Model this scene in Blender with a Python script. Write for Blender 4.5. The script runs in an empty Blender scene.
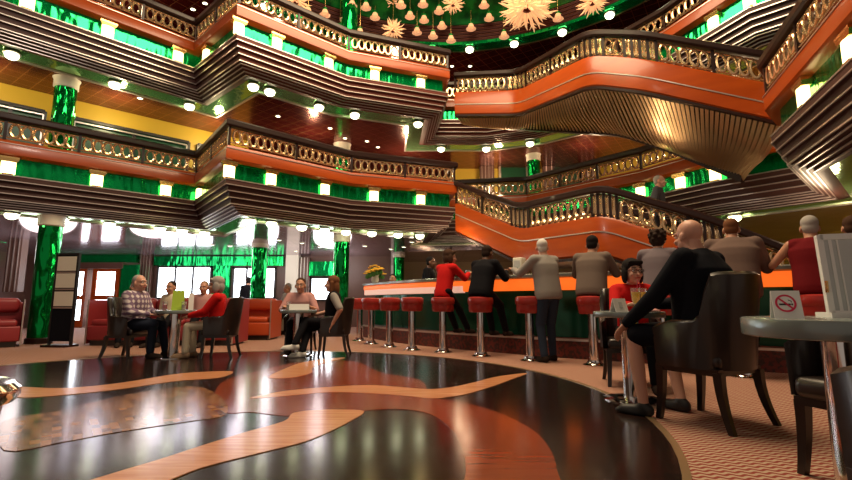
import bpy, bmesh, math, random
from mathutils import Vector as V, Matrix
from mathutils.geometry import tessellate_polygon
random.seed(7)
sc = bpy.context.scene
# ------------------------------------------------------------------ camera, world, exposure
F, H, TH = 463.0, 0.82, math.radians(7.63)
cd = bpy.data.cameras.new('camera'); cam = bpy.data.objects.new('camera', cd); sc.collection.objects.link(cam)
cd.sensor_fit = 'HORIZONTAL'; cd.sensor_width = 36.0; cd.lens = F / 852 * 36.0; cd.clip_start = 0.05; cd.clip_end = 200
cam.location = (0, 0, H); cam.rotation_euler = (math.pi / 2 + TH, 0, 0)
sc.camera = cam
w = bpy.data.worlds.new('world'); sc.world = w; w.use_nodes = True
bg = w.node_tree.nodes['Background']; bg.inputs[0].default_value = (1.0, 0.78, 0.62, 1); bg.inputs[1].default_value = 0.3
sc.view_settings.view_transform = 'Standard'; sc.view_settings.look = 'None'
sc.view_settings.gamma = 1.0; sc.view_settings.use_curve_mapping = False
sc.view_settings.exposure = 0.0


def lamp(name, loc, energy, col, size=0.3, kind='POINT', rot=None, sy=None):
    l = bpy.data.lights.new(name, kind); l.energy = energy; l.color = col
    if kind == 'POINT': l.shadow_soft_size = size
    if kind == 'AREA':
        l.shape = 'RECTANGLE'; l.size = size; l.size_y = sy or size
    o = bpy.data.objects.new(name, l); o.location = loc
    if rot: o.rotation_euler = rot
    sc.collection.objects.link(o); return o


# light of the dome's chandeliers, and unseen fill points added to brighten the hall
lamp('dome_light', (.5, 6.6, 9.9), 1250, (1, .74, .46), 5.0, 'AREA')
lamp('hall_fill', (-4.0, 5.0, 6.8), 260, (1, .85, .7), .3)
lamp('hall_fill', (2.0, 4.0, 6.8), 30, (1, .8, .6), .3)
# added fill points without fixtures, brightening the gallery walls and ceilings
for p in ((-8.9, 8.6), (-7.2, 10.3), (-5.6, 11.9)): lamp('gallery_fill', (*p, 5.15), 42, (1, .8, .45), .1)
for p in ((-3.2, 12.6), (-.6, 14.2), (2.4, 14.9), (4.9, 13.6), (7.2, 11.2)): lamp('gallery_fill', (*p, 4.9), 60, (1, .7, .42), .1)
for p in ((-7.5, 9.9), (-4.2, 12.2), (-1.0, 14.0)): lamp('gallery_fill', (*p, 7.9), 70, (1, .65, .4), .1)
for p in ((-9.6, 11.6), (-7.4, 12.4), (-5.0, 13.6), (-2.9, 14.2)): lamp('lounge_fill', (*p, 2.0), 62, (1, .9, .88), .6)  # added fill points without fixtures, brightening the lounge
for p in ((.8, 11.2), (3.6, 9.9), (6.6, 7.6)): lamp('lounge_fill', (*p, 2.2), 45, (1, .72, .45), .2)  # same kind of added fill, for the space behind the bar

# ------------------------------------------------------------------ helpers
def ray(px, py):
    u = (px - 426) / F; v = (240 - py) / F
    c, s = math.cos(TH), math.sin(TH)
    return (u, c - v * s, s + v * c)
def at_z(px, py, z):
    d = ray(px, py); t = (z - H) / d[2]; return V((d[0] * t, d[1] * t, z))
def at_y(px, py, y):
    d = ray(px, py); t = y / d[1]; return V((d[0] * t, y, H + d[2] * t))


class MB:
    def __init__(s): s.v = []; s.f = []; s.m = []
    def add(s, vs, fs, mi=0):
        b = len(s.v); s.v.extend([tuple(p) for p in vs])
        s.f.extend([tuple(b + i for i in f) for f in fs]); s.m.extend([mi] * len(fs)); return s
    def box(s, c, d, rz=0, mi=0, tx=1, ty=1, rot=None):
        x, y, z = d[0] / 2, d[1] / 2, d[2] / 2
        pts = [V((sx * x * (tx if sz > 0 else 1), sy * y * (ty if sz > 0 else 1), sz * z)) for sz in (-1, 1) for sx, sy in ((-1, -1), (1, -1), (1, 1), (-1, 1))]
        M = rot if rot is not None else Matrix.Rotation(rz, 3, 'Z')
        return s.add([M @ p + V(c) for p in pts], [(3, 2, 1, 0), (4, 5, 6, 7), (0, 1, 5, 4), (1, 2, 6, 5), (2, 3, 7, 6), (3, 0, 4, 7)], mi)
    def rbox(s, c, d, r=.02, rz=0, mi=0, seg=3):
        """box with rounded edges"""
        n = 4 * (seg + 1); hx, hy, hz = d[0] / 2, d[1] / 2, d[2] / 2; r = min(r, hx * .99, hy * .99, hz * .99)
        rings = []
        for k in range(seg + 1):
            a = -math.pi / 2 + k * math.pi / 2 / seg
            rings.append((r * math.cos(a), -hz + r + r * math.sin(a)))
        for k in range(seg + 1):
            a = k * math.pi / 2 / seg
            rings.append((r * math.cos(a), hz - r + r * math.sin(a)))
        M = Matrix.Rotation(rz, 3, 'Z'); vs = []
        for rr, z in rings:
            for q, (sx, sy) in enumerate(((1, 1), (-1, 1), (-1, -1), (1, -1))):
                for k in range(seg + 1):
                    a = q * math.pi / 2 + k * math.pi / 2 / seg
                    vs.append(M @ V((sx * (hx - r) + rr * math.cos(a), sy * (hy - r) + rr * math.sin(a), z)) + V(c))
        fs = []
        for i in range(len(rings) - 1):
            for j in range(n):
                fs.append((i * n + j, i * n + (j + 1) % n, (i + 1) * n + (j + 1) % n, (i + 1) * n + j))
        fs.append(tuple(reversed(range(n)))); fs.append(tuple(range((len(rings) - 1) * n, len(rings) * n)))
        return s.add(vs, fs, mi)
    def tube(s, pts, rad, n=8, mi=0, closed=False):
        pts = [V(p) for p in pts]; L = len(pts)
        if not hasattr(rad, '__len__'): rad = [rad] * L
        vs = []; prev = None
        for i, p in enumerate(pts):
            if closed: t = pts[(i + 1) % L] - pts[i - 1]
            else: t = pts[min(i + 1, L - 1)] - pts[max(i - 1, 0)]
            t.normalize()
            if prev is None:
                a = V((0, 0, 1)) if abs(t.z) < .9 else V((1, 0, 0)); u = t.cross(a).normalized()
            else:
                u = (prev - t * prev.dot(t)).normalized()
            prev = u; w_ = t.cross(u)
            for k in range(n):
                a = 2 * math.pi * k / n; vs.append(p + (u * math.cos(a) + w_ * math.sin(a)) * rad[i])
        fs = []
        for i in range(L if closed else L - 1):
            j = (i + 1) % L
            for k in range(n): fs.append((i * n + k, i * n + (k + 1) % n, j * n + (k + 1) % n, j * n + k))
        if not closed:
            fs.append(tuple(reversed(range(n)))); fs.append(tuple(range((L - 1) * n, L * n)))
        return s.add(vs, fs, mi)
    def cap(s, a, b, ra, rb, n=10, mi=0):
        """tapered capsule"""
        a, b = V(a), V(b); d = b - a; l = d.length
        if l < 1e-6: return s.ell(a, (ra, ra, ra))
        t = d / l
        P = []; R = []
        for k in range(4):
            an = -math.pi / 2 + (k + .35) * math.pi / 2 / 4.0; P.append(a + t * ra * math.sin(an)); R.append(ra * math.cos(an))
        P.append(a); R.append(ra); P.append(b); R.append(rb)
        for k in range(1, 5):
            an = (k - .35) * math.pi / 2 / 4.0 ; P.append(b + t * rb * math.sin(an)); R.append(rb * math.cos(an))
        return s.tube(P, R, n, mi)
    def ell(s, c, r, B=None, n=12, mi=0):
        """ellipsoid; B = 3x3 basis (columns)"""
        c = V(c); B = B or Matrix.Identity(3); vs = []; m = max(6, n * 2 // 3)
        for i in range(1, m):
            th = math.pi * i / m
            for k in range(n):
                ph = 2 * math.pi * k / n
                vs.append(c + B @ V((r[0] * math.sin(th) * math.cos(ph), r[1] * math.sin(th) * math.sin(ph), r[2] * math.cos(th))))
        vs.append(c + B @ V((0, 0, r[2]))); vs.append(c + B @ V((0, 0, -r[2])))
        fs = []
        for i in range(m - 2):
            for k in range(n): fs.append((i * n + k, (i + 1) * n + k, (i + 1) * n + (k + 1) % n, i * n + (k + 1) % n))
        T = (m - 1) * n
        for k in range(n):
            fs.append((T, k, (k + 1) % n)); fs.append((T + 1, (m - 2) * n + (k + 1) % n, (m - 2) * n + k))
        return s.add(vs, fs, mi)
    def lathe(s, prof, c=(0, 0, 0), n=24, mi=0, B=None, ends=True):
        c = V(c); vs = []; B = B or Matrix.Identity(3)
        for r, z in prof:
            for k in range(n):
                a = 2 * math.pi * k / n; vs.append(c + B @ V((max(r, 1e-4) * math.cos(a), max(r, 1e-4) * math.sin(a), z)))
        fs = []
        for i in range(len(prof) - 1):
            for k in range(n): fs.append((i * n + k, i * n + (k + 1) % n, (i + 1) * n + (k + 1) % n, (i + 1) * n + k))
        if ends: fs.append(tuple(reversed(range(n)))); fs.append(tuple(range((len(prof) - 1) * n, len(prof) * n)))
        return s.add(vs, fs, mi)
    def prism(s, poly, z0, z1, mi=0):
        n = len(poly); vs = [(p[0], p[1], z0) for p in poly] + [(p[0], p[1], z1) for p in poly]
        tr = tessellate_polygon([[V((p[0], p[1], 0)) for p in poly]])
        fs = []
        for t in tr:
            a, b, c = [poly[i] for i in t]
            ccw = (b[0] - a[0]) * (c[1] - a[1]) - (b[1] - a[1]) * (c[0] - a[0]) > 0
            t = t if ccw else tuple(reversed(t))
            fs.append(tuple(n + i for i in t)); fs.append(tuple(reversed(t)))
        ar = sum(poly[i][0] * poly[(i + 1) % n][1] - poly[(i + 1) % n][0] * poly[i][1] for i in range(n))
        for i in range(n):
            j = (i + 1) % n; fs.append((i, j, n + j, n + i) if ar > 0 else (j, i, n + i, n + j))
        return s.add(vs, fs, mi)
    def sweep(s, path, prof, mi=0, closed=True):
        """path: (x,y[,z]); prof: closed loop of (out,z); out is to the right-hand side of travel"""
        P = [V((p[0], p[1], p[2] if len(p) > 2 else 0)) for p in path]; L = len(P); nor = [(p[3], p[4]) for p in path] if len(path[0]) == 5 else miters(P); vs = []
        for i in range(L):
            for o, z in prof: vs.append((P[i].x + nor[i][0] * o, P[i].y + nor[i][1] * o, P[i].z + z))
        k = len(prof); fs = []
        for i in range(L - 1):
            for j in range(k if closed else k - 1):
                a = j; b = (j + 1) % k; fs.append((i * k + a, i * k + b, (i + 1) * k + b, (i + 1) * k + a))
        if closed:
            fs.append(tuple(reversed(range(k)))); fs.append(tuple(range((L - 1) * k, L * k)))
        return s.add(vs, fs, mi)


def miters(P):
    L = len(P); out = []
    for i in range(L):
        ns = []
        for a, b in ((i - 1, i), (i, i + 1)):
            if a >= 0 and b < L:
                d = (P[b].xy - P[a].xy)
                if d.length > 1e-6: d.normalize(); ns.append(V((d.y, -d.x)))
        n = sum(ns, V((0, 0))); n.normalize()
        k = 1 / max(.35, n.dot(ns[0])); out.append((n.x * k, n.y * k))
    return out


MATS = {}
def mat(name, col, rough=.5, metal=0, emit=None, es=0, coat=0, noise=None, bump=None, spec=.5, trans=0):
    m = bpy.data.materials.new(name); m.use_nodes = True; nt = m.node_tree; b = nt.nodes['Principled BSDF']
    b.inputs['Base Color'].default_value = (*col, 1); b.inputs['Roughness'].default_value = rough; b.inputs['Metallic'].default_value = metal
    b.inputs['Coat Weight'].default_value = coat; b.inputs['Coat Roughness'].default_value = .08
    b.inputs['Specular IOR Level'].default_value = spec
    if trans: b.inputs['Transmission Weight'].default_value = trans
    if emit: b.inputs['Emission Color'].default_value = (*emit, 1); b.inputs['Emission Strength'].default_value = es
    tc = nt.nodes.new('ShaderNodeTexCoord')
    if noise:
        (sx, sy, sz), amt, col2 = noise
        mp = nt.nodes.new('ShaderNodeMapping'); mp.inputs['Scale'].default_value = (sx, sy, sz)
        nz = nt.nodes.new('ShaderNodeTexNoise'); nz.inputs['Scale'].default_value = 1; nz.inputs['Detail'].default_value = 4
        rp = nt.nodes.new('ShaderNodeValToRGB'); rp.color_ramp.elements[0].position = .5 - amt / 2; rp.color_ramp.elements[1].position = .5 + amt / 2
        rp.color_ramp.elements[0].color = (*col, 1); rp.color_ramp.elements[1].color = (*col2, 1)
        L = nt.links; L.new(tc.outputs['Object'], mp.inputs[0]); L.new(mp.outputs[0], nz.inputs[0]); L.new(nz.outputs[0], rp.inputs[0]); L.new(rp.outputs[0], b.inputs['Base Color'])
    if bump:
        sc_, st, dist = bump
        mp = nt.nodes.new('ShaderNodeMapping'); mp.inputs['Scale'].default_value = sc_
        nz = nt.nodes.new('ShaderNodeTexNoise'); nz.inputs['Scale'].default_value = 1; nz.inputs['Detail'].default_value = 1
        bp = nt.nodes.new('ShaderNodeBump'); bp.inputs['Strength'].default_value = st; bp.inputs['Distance'].default_value = dist
        L = nt.links; L.new(tc.outputs['Object'], mp.inputs[0]); L.new(mp.outputs[0], nz.inputs[0]); L.new(nz.outputs[0], bp.inputs['Height']); L.new(bp.outputs[0], b.inputs['Normal'])
    MATS[name] = m; return m


mat('orange_wood', (.3, .042, .004), .3, coat=.12, spec=.35, noise=((1.5, 1.5, 9), .5, (.4, .066, .006)))
mat('dark_wood', (.018, .005, .004), .4, coat=.1, spec=.3)
mat('stripe_brown', (.062, .026, .022), .5, spec=.25)
mat('stripe_red', (.12, .024, .016), .5, spec=.25)
mat('soffit_mirror', (.3, .6, .26), .12, .8, bump=((5, 5, 2), .3, .03))
mat('silver', (.62, .54, .5), .3, .75)
mat('gold', (.8, .52, .2), .25, 1)
mat('bronze', (.62, .42, .24), .28, .75)
mat('ring_metal', (.7, .48, .27), .22, .8)
mat('chrome', (.75, .75, .76), .08, 1)
mat('green_glass', (.0, .42, .1), .12, .75, bump=((7, 7, 2), .5, .05))
mat('green_column', (.0, .33, .06), .1, .85, bump=((5, 5, 2.2), .9, .12))
mat('lamp_glow', (1, .9, .6), .4, emit=(1, .7, .28), es=6)
mat('soffit_glow', (1, 1, .8), .4, emit=(.95, 1, .62), es=9)
mat('pendant_glow', (.8, .45, .25), .4, emit=(1, .5, .25), es=.55)
mat('petal_glow', (.9, .55, .3), .4, emit=(1, .55, .25), es=.6)
mat('green_petal', (.1, .6, .2), .3, emit=(.1, .7, .25), es=.35)
mat('maroon', (.2, .03, .022), .3, .3, noise=((6, 6, 6), .3, (.22, .05, .035)))
mat('mirror_ceiling', (.66, .5, .5), .16, .9)
mat('green_ceiling', (.002, .06, .012), .2, .5, noise=((2.5, 2.5, 2.5), .2, (.008, .2, .03)))
mat('yellow_wall', (.62, .42, .04), .5)
mat('wall_green', (.01, .2, .06), .3, .2)
mat('wall_brown', (.12, .06, .045), .4)
mat('frame_dark', (.03, .025, .025), .35)
mat('green_pane', (.005, .06, .025), .35)
mat('bar_wall', (.36, .24, .12), .5)
mat('ring_stripe', (.04, .005, .004), .6, spec=.2)
mat('ring_trim', (.22, .08, .05), .4, .5)
mat('daylight_pane', (.8, .9, 1), .2, emit=(.86, .93, 1), es=9)
mat('red_leather', (.36, .025, .02), .35, coat=.2)
mat('orange_leather', (.5, .07, .015), .38, coat=.2)
mat('wine_leather', (.3, .03, .035), .4)
mat('brown_leather', (.013, .007, .006), .34, coat=.25)
mat('black_wood', (.012, .008, .007), .3, coat=.3)
mat('grey_top', (.24, .29, .29), .22, .3)
mat('bar_top', (.2, .21, .2), .15, .2)
mat('bar_glow', (.9, .25, .05), .4, emit=(1, .15, .015), es=.95)
mat('bar_glow_pale', (.9, .6, .5), .4, emit=(1, .6, .45), es=.5)
mat('bar_front', (.01, .1, .055), .15, .4)
mat('plinth_red', (.16, .02, .012), .5, noise=((22, 22, 22), .12, (.05, .015, .01)))
mat('cream_card', (.8, .78, .66), .5)
mat('white', (.85, .85, .83), .45)
mat('paper_grey', (.55, .58, .58), .5)
mat('lime', (.45, .65, .06), .5)
mat('sign_red', (.65, .02, .08), .5)
mat('black', (.01, .01, .012), .5)
mat('navy', (.008, .009, .014), .9, spec=.1)
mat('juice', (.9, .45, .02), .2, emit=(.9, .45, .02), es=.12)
mat('clear_glass', (.95, .98, 1), .05, trans=.92)
mat('yellow_flower', (.85, .5, .03), .6)
mat('leaf', (.05, .2, .03), .5)
mat('bottle_green', (.02, .12, .03), .1)
mat('bottle_brown', (.2, .07, .01), .1)
mat('bottle_clear', (.6, .6, .55), .08)
for n_, c_ in dict(skin=(.52, .26, .17), skin_pale=(.62, .33, .24), skin_dark=(.16, .07, .04), eye_white=(.8, .78, .75), iris=(.03, .02, .015), lip=(.45, .12, .1),
                   hair_grey=(.36, .34, .32), hair_white=(.66, .63, .6), hair_black=(.015, .012, .012), hair_brown=(.06, .03, .018), hair_dark=(.03, .018, .014), hair_auburn=(.16, .065, .03),
                   red_cloth=(.55, .012, .012), black_cloth=(.007, .007, .01), grey_cloth=(.3, .28, .26), brown_cloth=(.17, .13, .11), mauve_cloth=(.17, .14, .16), taupe_cloth=(.15, .1, .085),
                   pink_cloth=(.5, .26, .25), cream_cloth=(.65, .56, .42), denim=(.03, .045, .075), dark_denim=(.015, .02, .035), yellow_cloth=(.75, .42, .03), wine_cloth=(.14, .006, .01),
                   white_cloth=(.7, .7, .68), beige_cloth=(.4, .36, .3), dusk_cloth=(.06, .06, .07), leather_shoe=(.03, .02, .016), tan_shoe=(.3, .2, .13)).items():
    mat(n_, c_, .45 if 'skin' in n_ or n_ == 'iris' else .85, spec=.4 if 'skin' in n_ else .12)


def nodes_mat(name, rough=.5, metal=0, coat=0):
    m = mat(name, (.5, .5, .5), rough, metal, coat=coat); nt = m.node_tree
    return m, nt, nt.nodes['Principled BSDF'], nt.nodes['Texture Coordinate']


def wave_carpet():
    m, nt, b, tc = nodes_mat('carpet', .9); L = nt.links; N = nt.nodes.new
    mp = N('ShaderNodeMapping'); mp.inputs['Rotation'].default_value = (0, 0, .12); L.new(tc.outputs['Object'], mp.inputs[0])
    sx = N('ShaderNodeSeparateXYZ'); L.new(mp.outputs[0], sx.inputs[0])
    def mth(op, a, b_=None, c_=None):
        n = N('ShaderNodeMath'); n.operation = op
        for i, q in enumerate((a, b_, c_)):
            if q is None: continue
            if isinstance(q, (int, float)): n.inputs[i].default_value = q
            else: L.new(q, n.inputs[i])
        return n.outputs[0]
    s1 = mth('SINE', mth('MULTIPLY', sx.outputs[0], 90)); yy = mth('MULTIPLY_ADD', s1, .009, sx.outputs[1])
    st = mth('SINE', mth('MULTIPLY', yy, 140))
    rp = N('ShaderNodeValToRGB'); rp.color_ramp.elements[0].position = .42; rp.color_ramp.elements[1].position = .58
    rp.color_ramp.elements[0].color = (.22, .03, .02, 1); rp.color_ramp.elements[1].color = (.42, .3, .21, 1)
    L.new(mth('MULTIPLY_ADD', st, .5, .5), rp.inputs[0]); L.new(rp.outputs[0], b.inputs['Base Color'])
wave_carpet()


def floor_wood(name, c1, c2, rough, scale=(3, 30, 1), rot=0.3):
    m, nt, b, tc = nodes_mat(name, rough, coat=.12); L = nt.links; N = nt.nodes.new
    b.inputs['Coat Roughness'].default_value = .1; b.inputs['Specular IOR Level'].default_value = .42
    mp = N('ShaderNodeMapping'); mp.inputs['Scale'].default_value = scale; mp.inputs['Rotation'].default_value = (0, 0, rot)
    L.new(tc.outputs['Object'], mp.inputs[0])
    nz = N('ShaderNodeTexNoise'); nz.inputs['Scale'].default_value = 1; nz.inputs['Detail'].default_value = 3; L.new(mp.outputs[0], nz.inputs[0])
    rp = N('ShaderNodeValToRGB'); rp.color_ramp.elements[0].position = .35; rp.color_ramp.elements[1].position = .65
    rp.color_ramp.elements[0].color = (*c1, 1); rp.color_ramp.elements[1].color = (*c2, 1); L.new(nz.outputs[0], rp.inputs[0]); L.new(rp.outputs[0], b.inputs['Base Color'])
    n2 = N('ShaderNodeTexNoise'); n2.inputs['Scale'].default_value = 5; L.new(tc.outputs['Object'], n2.inputs[0])
    bp = N('ShaderNodeBump'); bp.inputs['Strength'].default_value = .06; bp.inputs['Distance'].default_value = .01; L.new(n2.outputs[0], bp.inputs['Height']); L.new(bp.outputs[0], b.inputs['Normal']); L.new(bp.outputs[0], b.inputs['Coat Normal'])
floor_wood('floor_black', (.012, .008, .007), (.022, .01, .008), .17)
floor_wood('floor_red', (.19, .036, .014), (.235, .046, .018), .2)
floor_wood('floor_tan', (.5, .2, .09), (.62, .29, .14), .24)
def parquet():
    m, nt, b, tc = nodes_mat('floor_parquet', .2, coat=.1); L = nt.links; N = nt.nodes.new
    mp = N('ShaderNodeMapping'); mp.inputs['Rotation'].default_value = (0, 0, .9); L.new(tc.outputs['Object'], mp.inputs[0])
    br = N('ShaderNodeTexBrick'); br.inputs['Scale'].default_value = 5; br.inputs['Color1'].default_value = (.34, .16, .07, 1); br.inputs['Color2'].default_value = (.06, .02, .01, 1)
    br.inputs['Mortar'].default_value = (.2, .1, .05, 1); br.inputs['Mortar Size'].default_value = .004; L.new(mp.outputs[0], br.inputs[0])
    L.new(br.outputs[0], b.inputs['Base Color'])
parquet()
def plaid():
    m, nt, b, tc = nodes_mat('plaid_cloth', .8); L = nt.links; N = nt.nodes.new
    sx = N('ShaderNodeSeparateXYZ'); L.new(tc.outputs['Object'], sx.inputs[0]); outs = []
    for i, k in ((0, 85), (2, 85)):
        a = N('ShaderNodeMath'); a.operation = 'MULTIPLY'; a.inputs[1].default_value = k; L.new(sx.outputs[i], a.inputs[0])
        s_ = N('ShaderNodeMath'); s_.operation = 'SINE'; L.new(a.outputs[0], s_.inputs[0]); outs.append(s_.outputs[0])
    mx = N('ShaderNodeMath'); mx.operation = 'ADD'; L.new(outs[0], mx.inputs[0]); L.new(outs[1], mx.inputs[1])
    rp = N('ShaderNodeValToRGB'); rp.color_ramp.elements[0].color = (.16, .1, .17, 1); rp.color_ramp.elements[1].color = (.62, .55, .56, 1); L.new(mx.outputs[0], rp.inputs[0])
    L.new(rp.outputs[0], b.inputs['Base Color'])
plaid()
def tiles(name, col, line, rough, metal, k, wd=.02, rot=0):
    m, nt, b, tc = nodes_mat(name, rough, metal); L = nt.links; N = nt.nodes.new
    mp = N('ShaderNodeMapping'); mp.inputs['Rotation'].default_value = (0, 0, rot); L.new(tc.outputs['Object'], mp.inputs[0])
    br = N('ShaderNodeTexBrick'); br.offset = 0; br.inputs['Scale'].default_value = k; br.inputs['Brick Width'].default_value = 1; br.inputs['Row Height'].default_value = 1
    br.inputs['Color1'].default_value = (*col, 1); br.inputs['Color2'].default_value = (col[0] * .8, col[1] * .8, col[2] * .8, 1); br.inputs['Mortar'].default_value = (*line, 1); br.inputs['Mortar Size'].default_value = wd
    L.new(mp.outputs[0], br.inputs[0]); L.new(br.outputs[0], b.inputs['Base Color'])
tiles('mirror_ceiling', (.62, .49, .56), (.22, .15, .17), .12, .8, 1.6, .012)
tiles('maroon_ceiling', (.15, .02, .016), (.4, .17, .08), .22, .6, 3.2, .03, .6)
def lattice_ceiling():
    tiles('lattice_ceiling', (.1, .04, .02), (.5, .27, .09), .3, .5, 5, .06, .78)
lattice_ceiling()


def obj(name, mb, m, parent=None, sharp=35, loc=None):
    me = bpy.data.meshes.new(name)
    if isinstance(mb, MB):
        me.from_pydata(mb.v, [], mb.f); me.polygons.foreach_set('material_index', mb.m)
        if sharp:
            me.polygons.foreach_set('use_smooth', [True] * len(me.polygons)); me.set_sharp_from_angle(angle=math.radians(sharp))
        me.update()
    else: me = mb
    for q in (m if isinstance(m, (list, tuple)) else [m]):
        me.materials.append(MATS[q] if isinstance(q, str) else q)
    o = bpy.data.objects.new(name, me); sc.collection.objects.link(o)
    if parent: o.parent = parent
    if loc is not None: o.location = loc
    return o
def tag(o, label, cat, group=None, kind=None):
    o['label'] = label; o['category'] = cat
    if group: o['group'] = group
    if kind: o['kind'] = kind
    return o
def thing(name, label, cat, loc=(0, 0, 0), rz=0, group=None):
    o = bpy.data.objects.new(name, None); o.empty_display_size = .1; sc.collection.objects.link(o)
    o.location = loc; o.rotation_euler = (0, 0, rz); return tag(o, label, cat, group)
def struct(name, mb, m, label=None):
    o = obj(name, mb, m); o['kind'] = 'structure'
    if label: o['label'] = label
    return o
def copy_tree(o, parent=None, loc=None, rz=None, label=None, group=None):
    c = o.copy(); sc.collection.objects.link(c)
    if parent: c.parent = parent
    if loc is not None: c.location = loc
    if rz is not None: c.rotation_euler = (0, 0, rz)
    if label: c['label'] = label
    if group: c['group'] = group
    for ch in o.children: copy_tree(ch, c)
    return c
def remesh(mb, voxel, it=3, fac=.5):
    me = bpy.data.meshes.new('tmp'); me.from_pydata(mb.v, [], mb.f); o = bpy.data.objects.new('tmp', me); sc.collection.objects.link(o)
    r = o.modifiers.new('r', 'REMESH'); r.mode = 'VOXEL'; r.voxel_size = voxel; r.use_smooth_shade = True
    if it:
        s_ = o.modifiers.new('s', 'SMOOTH'); s_.iterations = it; s_.factor = fac
    dg = bpy.context.evaluated_depsgraph_get(); out = bpy.data.meshes.new_from_object(o.evaluated_get(dg))
    bpy.data.objects.remove(o); bpy.data.meshes.remove(me)
    out.polygons.foreach_set('use_smooth', [True] * len(out.polygons)); out.materials.clear(); return out
def dirang(d): return math.atan2(-d[0], d[1])
# ------------------------------------------------------------------ large structure
def withnor(path):
    P = [V((p[0], p[1], p[2] if len(p) > 2 else 0)) for p in path]; n = miters(P)
    return [(P[i].x, P[i].y, P[i].z, n[i][0], n[i][1]) for i in range(len(P))]
def offs(path, o): return [(p[0] + p[3] * o, p[1] + p[4] * o) for p in path]
def project(p):
    x, y, z = p[0], p[1], p[2] - H; c, s = math.cos(TH), math.sin(TH)
    d = y * c + z * s; return 426 + F * x / d, 240 - F * (-y * s + z * c) / d
def on_path(path, px, o, z):
    """point on the offset path whose bearing is px, and the outward direction there"""
    best = None
    for i in range(len(path) - 1):
        a, b = path[i], path[i + 1]; d = V((b[0] - a[0], b[1] - a[1])).normalized(); n = V((d.y, -d.x))
        A = V((a[0] + a[3] * o, a[1] + a[4] * o)); B = V((b[0] + b[3] * o, b[1] + b[4] * o))
        for k in range(201):
            q = A.lerp(B, k / 200); e = abs(project((q.x, q.y, z))[0] - px)
            if best is None or e < best[0]: best = (e, q, n)
    return best[1], best[2]

# floors
mb = MB(); mb.prism([(-13.4, -1), (12, -1), (12, 18), (-13.4, 18)], -.1, 0)
struct('floor', mb, 'carpet', 'patterned carpet around the dance floor')
CX, CY, CR = -2.25, 4.05, 3.87
mb = MB(); mb.lathe([(CR, 0.001), (CR, .004)], (CX, CY, 0), 96)
struct('floor', mb, 'floor_black', 'round polished dance floor of dark wood')
mb = MB(); mb.lathe([(CR, .001), (CR + .04, .001), (CR + .04, .008), (CR, .008), (CR, .001)], (CX, CY, 0), 96, ends=False)
struct('trim_1', mb, 'bronze', 'metal rim of the dance floor')
def catmull(pts, n=5):
    out = []; L = len(pts)
    for i in range(L):
        p0, p1, p2, p3 = [V(pts[(i + k) % L]) for k in (-1, 0, 1, 2)]
        for k in range(n):
            t = k / n; out.append(.5 * (2 * p1 + (p2 - p0) * t + (2 * p0 - 5 * p1 + 4 * p2 - p3) * t * t + (3 * p1 - p0 - 3 * p2 + p3) * t ** 3))
    return out
inlays = [
    ('floor_red', [(226, 380), (262, 370), (300, 362), (352, 361), (380, 372), (420, 380), (432, 396), (470, 404), (505, 415), (534, 431), (550, 449), (557, 470), (556, 495), (470, 495), (466, 470), (463, 451), (452, 430), (430, 414), (400, 409), (369, 410), (330, 414), (290, 416), (250, 412), (225, 412), (214, 396)], .0070),
    ('floor_parquet', [(4, 421), (56, 411), (119, 396), (170, 388), (200, 387), (222, 398), (226, 414), (190, 421), (150, 427), (105, 434), (62, 442), (4, 450)], .0078),
    ('floor_tan', [(14, 387), (62, 388), (119, 383), (175, 374), (210, 371.5), (233, 371.5), (219, 377.5), (175, 381), (119, 389), (62, 395), (16, 397)], .0082),
    ('floor_tan', [(60, 492), (110, 474), (160, 459), (200, 446), (242, 433), (284, 421), (293, 413), (315, 410), (339, 409.5), (364, 411), (350, 421), (330, 431), (306, 441), (275, 449), (242, 457), (200, 468), (165, 482), (130, 497)], .0086),
    ('floor_tan', [(250, 398), (284, 391), (327, 387), (369, 385), (400, 387), (428, 389), (452, 387), (475, 382), (497, 376.5), (527, 373), (512, 379), (496, 385), (470, 393), (450, 396.5), (432, 398), (400, 395), (369, 393), (327, 392), (284, 396)], .0090),
    ('floor_tan', [(268, 377), (284, 369), (300, 363), (322, 359), (345, 357.5), (330, 361.5), (313, 367), (312, 372), (300, 376), (284, 378)], .0094)]
mb = MB(); mm = []
for m_, px, z in inlays:
    P = [at_z(x, y, z) for x, y in px]
    P = [(q.x, q.y) for q in catmull([(p.x, p.y, 0) for p in P], 4)]
    P = [p for p in P if math.hypot(p[0] - CX, p[1] - CY) < CR - .01]
    if m_ not in mm: mm.append(m_)
    mb.prism(P, .002, z, mm.index(m_))
inl = obj('floor', mb, mm); inl['kind'] = 'structure'; inl['label'] = 'curved wood inlays of the dance floor'

# outlines of the galleries (front edge of the balconies), left to right
L2 = withnor([(-10.2, 6.2), (-7.99, 8.44), (-5.48, 10.75), (-3.87, 8.74), (-1.77, 10.7), (.74, 11.6), (.55, 13.4), (2.9, 13.0), (5.0, 10.45), (5.75, 9.0), (6.6, 7.95), (5.0, 6.45), (4.2, 4.28), (3.45, 2.2)])
L3 = withnor([(-9.9, 5.4), (-7.66, 7.67), (-5.38, 10.11), (-3.83, 8.74), (-1.87, 10.5), (.57, 11.41), (.42, 13.2), (1.8, 13.2), (3.0, 12.7), (4.1, 11.7), (5.35, 9.65), (5.95, 7.9), (6.9, 7.0)])
def gal_ceiling(path, z, t, mname, label):
    P = offs(path, -1.0); P = P + [(12, P[-1][1]), (12, 18), (-13.4, 18), (-13.4, P[0][1])]
    mb = MB(); mb.prism(P, z, z + t); mb.v = [(x, y, q - max(0, y - 11) * (.05 if z < 3 else 0)) for x, y, q in mb.v]; return struct('ceiling', mb, mname, label)
gal_ceiling(L2, 2.58, .7, 'mirror_ceiling', 'mirrored ceiling panels under the lower gallery')
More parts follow.
